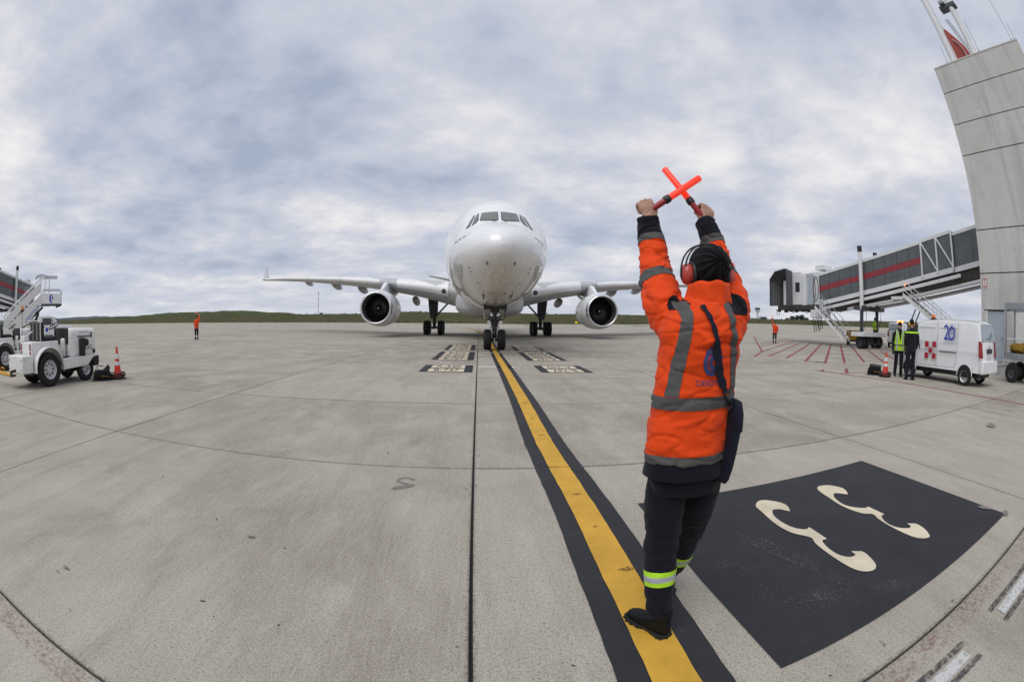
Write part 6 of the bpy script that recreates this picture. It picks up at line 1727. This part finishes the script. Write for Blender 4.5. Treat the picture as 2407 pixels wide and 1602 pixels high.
# ------------------------------------------------------------------ far things
def far(az, r): return (r*math.sin(R(az)), r*math.cos(R(az)))
def control_tower():
    x, y = far(32.15, 800)
    t = empty('control_tower', (x, y, 8), 0, 'distant white control tower with a wide dark glazed top on the horizon', 'tower')
    MB().lathe([(2.6, 0), (2.2, 19), (2.4, 21)], 20, 'Z').build('shaft', M_BWHT, t, smooth=True)
    MB().lathe([(2.4, 19.5), (4.2, 22), (4.4, 23.6)], 16, 'Z').build('gallery', M_BWHT, t, smooth=True)
    MB().lathe([(4.0, 23.6), (4.9, 27)], 16, 'Z').build('cab_glazing', M_GLASS, t)
    MB().lathe([(5.1, 27), (5.1, 27.9), (1.5, 28.6)], 16, 'Z').build('cab_roof', M_BWHT, t, smooth=True)
    MB().tube((0, 0, 28), (0, 0, 32), .15, .08, 6).build('roof_antenna', M_DGREY, t)
control_tower()
def far_building(az, r, w, d, h, z, mat, label, roofmat):
    x, y = far(az, r); t = empty('airfield_building', (x, y, z), -R(az), label, 'building', 'distant airfield buildings')
    MB().box(-w/2, w/2, -d/2, d/2, 0, h).build('wall', mat, t); MB().box(-w/2-.5, w/2+.5, -d/2-.5, d/2+.5, h, h+.8).build('roof', roofmat, t)
    for k in range(4): MB().box(-w*.4+w*.22*k, -w*.4+w*.22*k+w*.12, -d/2-.1, -d/2, h*.35, h*.7).build('window', M_GLASS, t)
far_building(32.9, 780, 14, 10, 5.0, 13.5, M_DGREY, 'low dark building just right of the distant control tower', M_DGREY)
far_building(31.9, 770, 18, 10, 3.0, 13.5, M_BWHT, 'low white building at the foot of the distant control tower', M_BWHT)
far_building(31.2, 780, 7, 6, 3.5, 13.2, M_BWHT, 'small white hut left of the distant control tower', M_DGREY)
def lattice_mast():
    x, y = far(-25.35, 620); t = empty('striped_mast', (x, y, 4), 0, 'slender red and white striped antenna mast on the left skyline', 'mast')
    for k in range(9):
        MB().tube((0, 0, 4*k), (0, 0, 4*k+3.98), .42, .40, 8).build('mast_section', M_CKRED if k % 2 == 0 else M_BWHT, t)
lattice_mast()
x, y = far(-24.95, 615)
h = empty('equipment_hut', (x, y, 8.0), 0, 'tiny dark hut beside the striped mast', 'hut')
MB().box(-1.8, 1.8, -1.5, 1.5, 0, 2.6).build('wall', M_DGREY, h); MB().box(-2, 2, -1.7, 1.7, 2.6, 2.9).build('roof', M_BLK2, h)
x, y = far(-26.9, 600)
h = empty('navigation_aid', (x, y, 8.0), 0, 'low pale navigation aid with a short rod left of the striped mast', 'navigation aid')
MB().lathe([(2.2, 0), (2.4, .8), (.6, 1.3)], 14, 'Z').build('dish', M_BWHT, h, smooth=True); MB().tube((0, 0, 1.2), (0, 0, 5), .15, .1, 6).build('rod', M_DGREY, h)
x, y = far(8.3, 170.5)
h = empty('taxiway_sign', (x, y, ground(x, y)), R(-8), 'small yellow and black airfield sign at the foot of the grass bank', 'sign')
MB().box(-.55, .55, -.1, .1, .35, 1.15).build('board', pbr('sign_yellow', (.75, .55, .02), .5), h); MB().box(.55, 1.0, -.1, .1, .30, 1.15).build('board_end', M_BLK2, h); MB().box(-1.0, -.55, -.1, .1, .30, .95).build('board_end', M_BLK2, h)
for xx in (-.5, .5): MB().tube((xx, 0, 0), (xx, 0, .4), .05, .05, 6).build('leg', M_DGREY, h)
M_LEAFD = pbr('far_leaves', (.030, .042, .045), .9, var=.4, scale=.3)
M_BARK = pbr('bark', (.05, .04, .035), .9)
def far_tree(az, r, z, hgt, wid, seed, label):
    x, y = far(az, r); t = empty('tree', (x, y, z), 0, label, 'tree', 'distant trees on the right skyline')
    rnd = random.Random(seed); b = MB()
    MB().tube((0, 0, 0), (0, 0, hgt*.5), hgt*.03, hgt*.015, 7).build('trunk', M_BARK, t)
    for k in range(420):
        d = Vector((rnd.gauss(0, 1), rnd.gauss(0, 1), rnd.gauss(0, 1))).normalized()*rnd.random()**.4
        c = Vector((d.x*wid/2, d.y*wid/2, hgt*.62+d.z*hgt*.38)); s = hgt*.055*rnd.uniform(.6, 1.5)
        u = Vector((rnd.gauss(0, 1), rnd.gauss(0, 1), rnd.gauss(0, 1))).normalized(); w = u.orthogonal().normalized(); q = u.cross(w)
        b.add([c+w*s, c+q*s, c-w*s, c-q*s], [(0, 1, 2, 3)])
    b.build('crown', M_LEAFD, t, fix=False)
for i, (az, hh, ww, lab) in enumerate(((36.2, 9, 9, 'leftmost small dark tree of the distant clump on the right skyline'), (36.9, 13, 14, 'broad dark tree second from the left in the distant clump'), (37.6, 15, 13, 'middle dark tree of the distant clump on the right skyline'), (38.2, 16, 12, 'tallest dark tree of the distant clump on the right skyline'), (38.8, 11, 12, 'rightmost dark tree of the distant clump on the right skyline'))):
    far_tree(az, 900, 13, hh, ww, i, lab)

# ------------------------------------------------------------------ other people
def figure(label, loc, rz, H, top, legs, cap, arms, step=.10, vest=None, bands=None, glove=None, muffs=None, vox=.014, leg_band=None, look=0.0):
    """facing +Y; arms: ((shoulder, elbow, wrist) left, right)"""
    k = H/1.80; t = empty('person', loc, rz, label, 'person')
    S = lambda p: Vector(p)*k
    b = MB(); hc = S((0, .02, 1.655))
    head_shape(b, hc, (math.sin(look), math.cos(look), 0), (0, 0, 1), k)
    b.path([S((0, -.01, 1.40)), S((0, 0, 1.52)), hc], [.06*k, .055*k, .05*k], 12)
    b.loft([ell_ring(S((0, 0, z)), a*k, d*k, (1, 0, 0), (0, 1, 0), 20) for z, a, d in ((.86, .13, .09), (1.1, .13, .09), (1.35, .15, .10), (1.46, .08, .06))])
    for A in arms:
        p, rr = chain([(*S(A[0]), .05*k), (*S(A[1]), .042*k), (*S(A[2]), .030*k)], 3); b.path(p, rr, 10)
        d = (Vector(A[2])-Vector(A[1])).normalized(); w = S(A[2])
        b.path([w-d*.02*k, w+d*.05*k, w+d*.10*k, w+d*.14*k], [.026*k, .038*k, .034*k, .018*k], 10)
        sd = d.orthogonal().normalized()
        for q in (-.025, -.008, .009, .026): b.path([w+d*.08*k+sd*q*k, w+d*.13*k+sd*q*k, w+d*.165*k+sd*q*1.05*k], [.0105*k, .010*k, .008*k], 6)
        b.path([w+d*.03*k+sd*.03*k, w+d*.075*k+sd*.055*k, w+d*.10*k+sd*.055*k], [.012*k, .011*k, .008*k], 6)
    L = [(-.095, 0, .88), (-.105, .02+step*.3, .48), (-.11, step*.7-.02, .09)]; Rr = [(.095, 0, .88), (.105, .02-step*.2, .48), (.11, -step*.6, .09)]
    for q in (L, Rr):
        p, rr = chain([(*S(q[0]), .075*k), (*S(q[1]), .05*k), (*S(q[2]), .036*k)], 4); b.path(p, rr, 12)
        b.path([S(q[2]), S((q[2][0], q[2][1]+.05, .05)), S((q[2][0]*1.1, q[2][1]+.13, .04))], [.036*k, .034*k, .024*k], 10)
    remeshed(b, 'body', M_SKIN, t, vox*.8, 1)
    # jacket
    b = MB()
    b.loft([ell_ring(S((0, 0, z)), a*k, d*k, (1, 0, 0), (0, 1, 0), 24) for z, a, d in ((.80, .185, .135), (.95, .185, .138), (1.15, .182, .135), (1.32, .195, .140), (1.42, .175, .125), (1.49, .10, .09), (1.54, .075, .075))])
    for A in arms:
        p, rr = chain([(A[0][0]*.55*k, A[0][1]*k, (A[0][2]-.03)*k, .085*k), (*S(A[0]), .080*k), (*S(A[1]), .062*k), (*S(A[2]), .050*k)], 3); b.path(p, rr, 14)
    j = remeshed(b, 'jacket', top, t, vox, 3)
    displace(j.data, lambda p, q: .010*noise.fractal(p*8, 1, 2, 3))
    if vest:
        v = band(j, 'vest', vest, t, [((0, 0, .84*k), (0, 0, -1)), ((.185*k, 0, 1.2*k), (1, 0, .12)), ((-.185*k, 0, 1.2*k), (-1, 0, .12)), ((0, 0, 1.50*k), (0, 0, 1))], lambda c: abs(c.x) < .205*k and not (c.y > 0 and abs(c.x) < .10*k*(c.z/k-1.12)*2.2), .012)
        for z in (1.02,): band(v, 'vest_band', M_REFL, t, [((0, 0, (z-.025)*k), (0, 0, -1)), ((0, 0, (z+.025)*k), (0, 0, 1))], None, .003)
        for x in (-.115, .115): band(v, 'vest_brace', M_SILV, t, [(((x-.024)*k, 0, 0), (-1, 0, 0)), (((x+.024)*k, 0, 0), (1, 0, 0))], None, .004)
    for z, m in (bands or ()):
        band(j, 'reflective_band', m, t, [((0, 0, (z-.024)*k), (0, 0, -1)), ((0, 0, (z+.024)*k), (0, 0, 1))], None, .004)
    # trousers and shoes
    b = MB(); b.loft([ell_ring(S((0, 0, z)), a*k, d*k, (1, 0, 0), (0, 1, 0), 20) for z, a, d in ((.78, .155, .11), (.86, .165, .12), (.94, .16, .115))])
    for q in (L, Rr):
        p, rr = chain([(*S(q[0]), .098*k), (*S(q[1]), .075*k), (q[2][0]*k, q[2][1]*k, .085*k, .068*k)], 4); b.path(p, rr, 14)
    tr = remeshed(b, 'trousers', legs, t, vox, 3)
    displace(tr.data, lambda p, q: .008*noise.fractal(p*9, 1, 2, 3))
    if leg_band: band(tr, 'leg_band', leg_band, t, [((0, 0, .24*k), (0, 0, -1)), ((0, 0, .31*k), (0, 0, 1))], None, .005)
    for q in (L, Rr):
        x, y = q[2][0]*k, q[2][1]*k; rg = []
        for yy, w, z1 in ((-.085, .030, .07), (-.05, .042, .10), (.02, .044, .11), (.09, .046, .075), (.15, .040, .055), (.185, .018, .035)):
            rg.append([(x+w*k*math.cos(a), y+yy*k, max(0.0, (z1/2+z1/2*math.sin(a)))*k) for a in [2*math.pi*i/12 for i in range(12)]])
        MB().loft(rg).build('shoe', M_BOOT, t, smooth=True)
    # cap
    b = MB(); rg = []
    for i in range(1, 9):
        a = math.pi*.60*i/8; rg.append([hc+Vector((.088*k*math.sin(a)*math.cos(f), -.008*k+.104*k*math.sin(a)*math.sin(f), .025*k+.105*k*math.cos(a))) for f in [2*math.pi*q/20 for q in range(20)]])
    b.loft(rg).build('knit_cap', cap, t, smooth='all')
    if muffs:
        for s in (-1, 1): ellipsoid(MB(), hc+Vector((.092*s*k, .0, -.01*k)), (.030*k, .040*k, .055*k)).build('ear_cup', muffs, t, smooth='all')
        MB().path([hc+Vector((.10*k*math.cos(a), 0, (.0+.145*math.sin(a))*k)) for a in [math.pi*q/12 for q in range(13)]], .010*k, 6).build('headband', M_BLK2, t, smooth='all')
    if glove:
        for A in arms:
            d = (Vector(A[2])-Vector(A[1])).normalized(); w = S(A[2])
            MB().path([w-d*.03*k, w+d*.05*k, w+d*.11*k, w+d*.17*k], [.038*k, .050*k, .046*k, .022*k], 10).build('glove', glove, t, smooth='all')
    return t
DOWN = lambda s: ((.19*s, 0, 1.40), (.25*s, -.03, 1.12), (.25*s, .05, .87))
M_YMUFF = pbr('yellow_plastic', (.75, .42, .02), .35)
M_DNAVY = cloth('dark_uniform', (.011, .012, .018), .8, .25)
figure('worker in a lime vest over dark clothes, talking beside the van', (13.28, 10.40, 0), R(140), 1.90, M_DNAVY, M_DNAVY, M_KNIT, (DOWN(-1), DOWN(1)), .12, M_LIME, None, M_BLKP, None, .013, None, R(25))
figure('worker in dark uniform with yellow ear defenders standing left of the van door', (12.82, 9.42, 0), R(-28), 1.96, M_DNAVY, M_DNAVY, M_KNIT, (((-.19, 0, 1.40), (-.24, .02, 1.12), (-.12, .22, 1.02)), ((.19, 0, 1.40), (.25, -.03, 1.12), (.22, .10, .92))), .10, None, ((1.40, M_LIME),), None, M_YMUFF, .013, None, R(-30))
gx = 13.0
wl = figure('far marshaller in orange jacket standing on the apron left of the aircraft', (-23.7, 26.5, ground(-23.7, 26.5)), R(20), 1.80, M_ORG, M_NAVY, M_KNIT, (((-.19, 0, 1.40), (-.22, .1, 1.15), (-.15, .2, .98)), ((.19, 0, 1.42), (.20, .12, 1.60), (.18, .18, 1.82))), .05, None, ((1.05, M_REFL), (.83, M_REFL)), None, M_YMUFF, .018, M_CONEW)
wand((-23.85, 26.80, 2.22), (-23.87, 26.76, 1.80), 'red wand held up by the far marshaller left of the aircraft', 'wands of the far marshallers', .022, .75)
wr = figure('far marshaller in orange jacket raising an arm, right of the aircraft under the jet bridge', (20.5, 29.8, ground(20.5, 29.8)), R(150), 1.72, M_ORG, M_NAVY, M_KNIT, (((-.19, 0, 1.40), (-.25, 0, 1.15), (-.22, .08, .92)), ((.19, 0, 1.42), (.22, .04, 1.62), (.20, .06, 1.84))), .05, None, ((1.05, M_REFL), (.83, M_REFL)), None, M_YMUFF, .018, M_CONEW)
wand((20.27, 29.93, ground(20.5, 29.8)+2.18), (20.29, 29.86, ground(20.5, 29.8)+1.74), 'red wand held up by the far marshaller right of the aircraft', 'wands of the far marshallers', .022, .75)
figure('distant worker in a lime jacket standing by the jet bridge columns', (27.3, 24.3, .86), R(190), 1.72, M_LIME, M_DNAVY, M_KNIT, (DOWN(-1), DOWN(1)), .04, None, ((1.05, M_REFL),), None, None, .018)
# the step he stands on
st = empty('step_platform', (27.3, 24.3, .26), .165, 'low grey steel step beside the jet bridge wheels', 'step')
rbox('top', M_STEEL, st, -.5, .5, -.4, .4, .55, .60, .005)
for a in (-.45, .45):
    for c in (-.35, .35): rod('leg', M_STEEL, st, [(a, c, 0), (a, c, .56)], .03, 6)
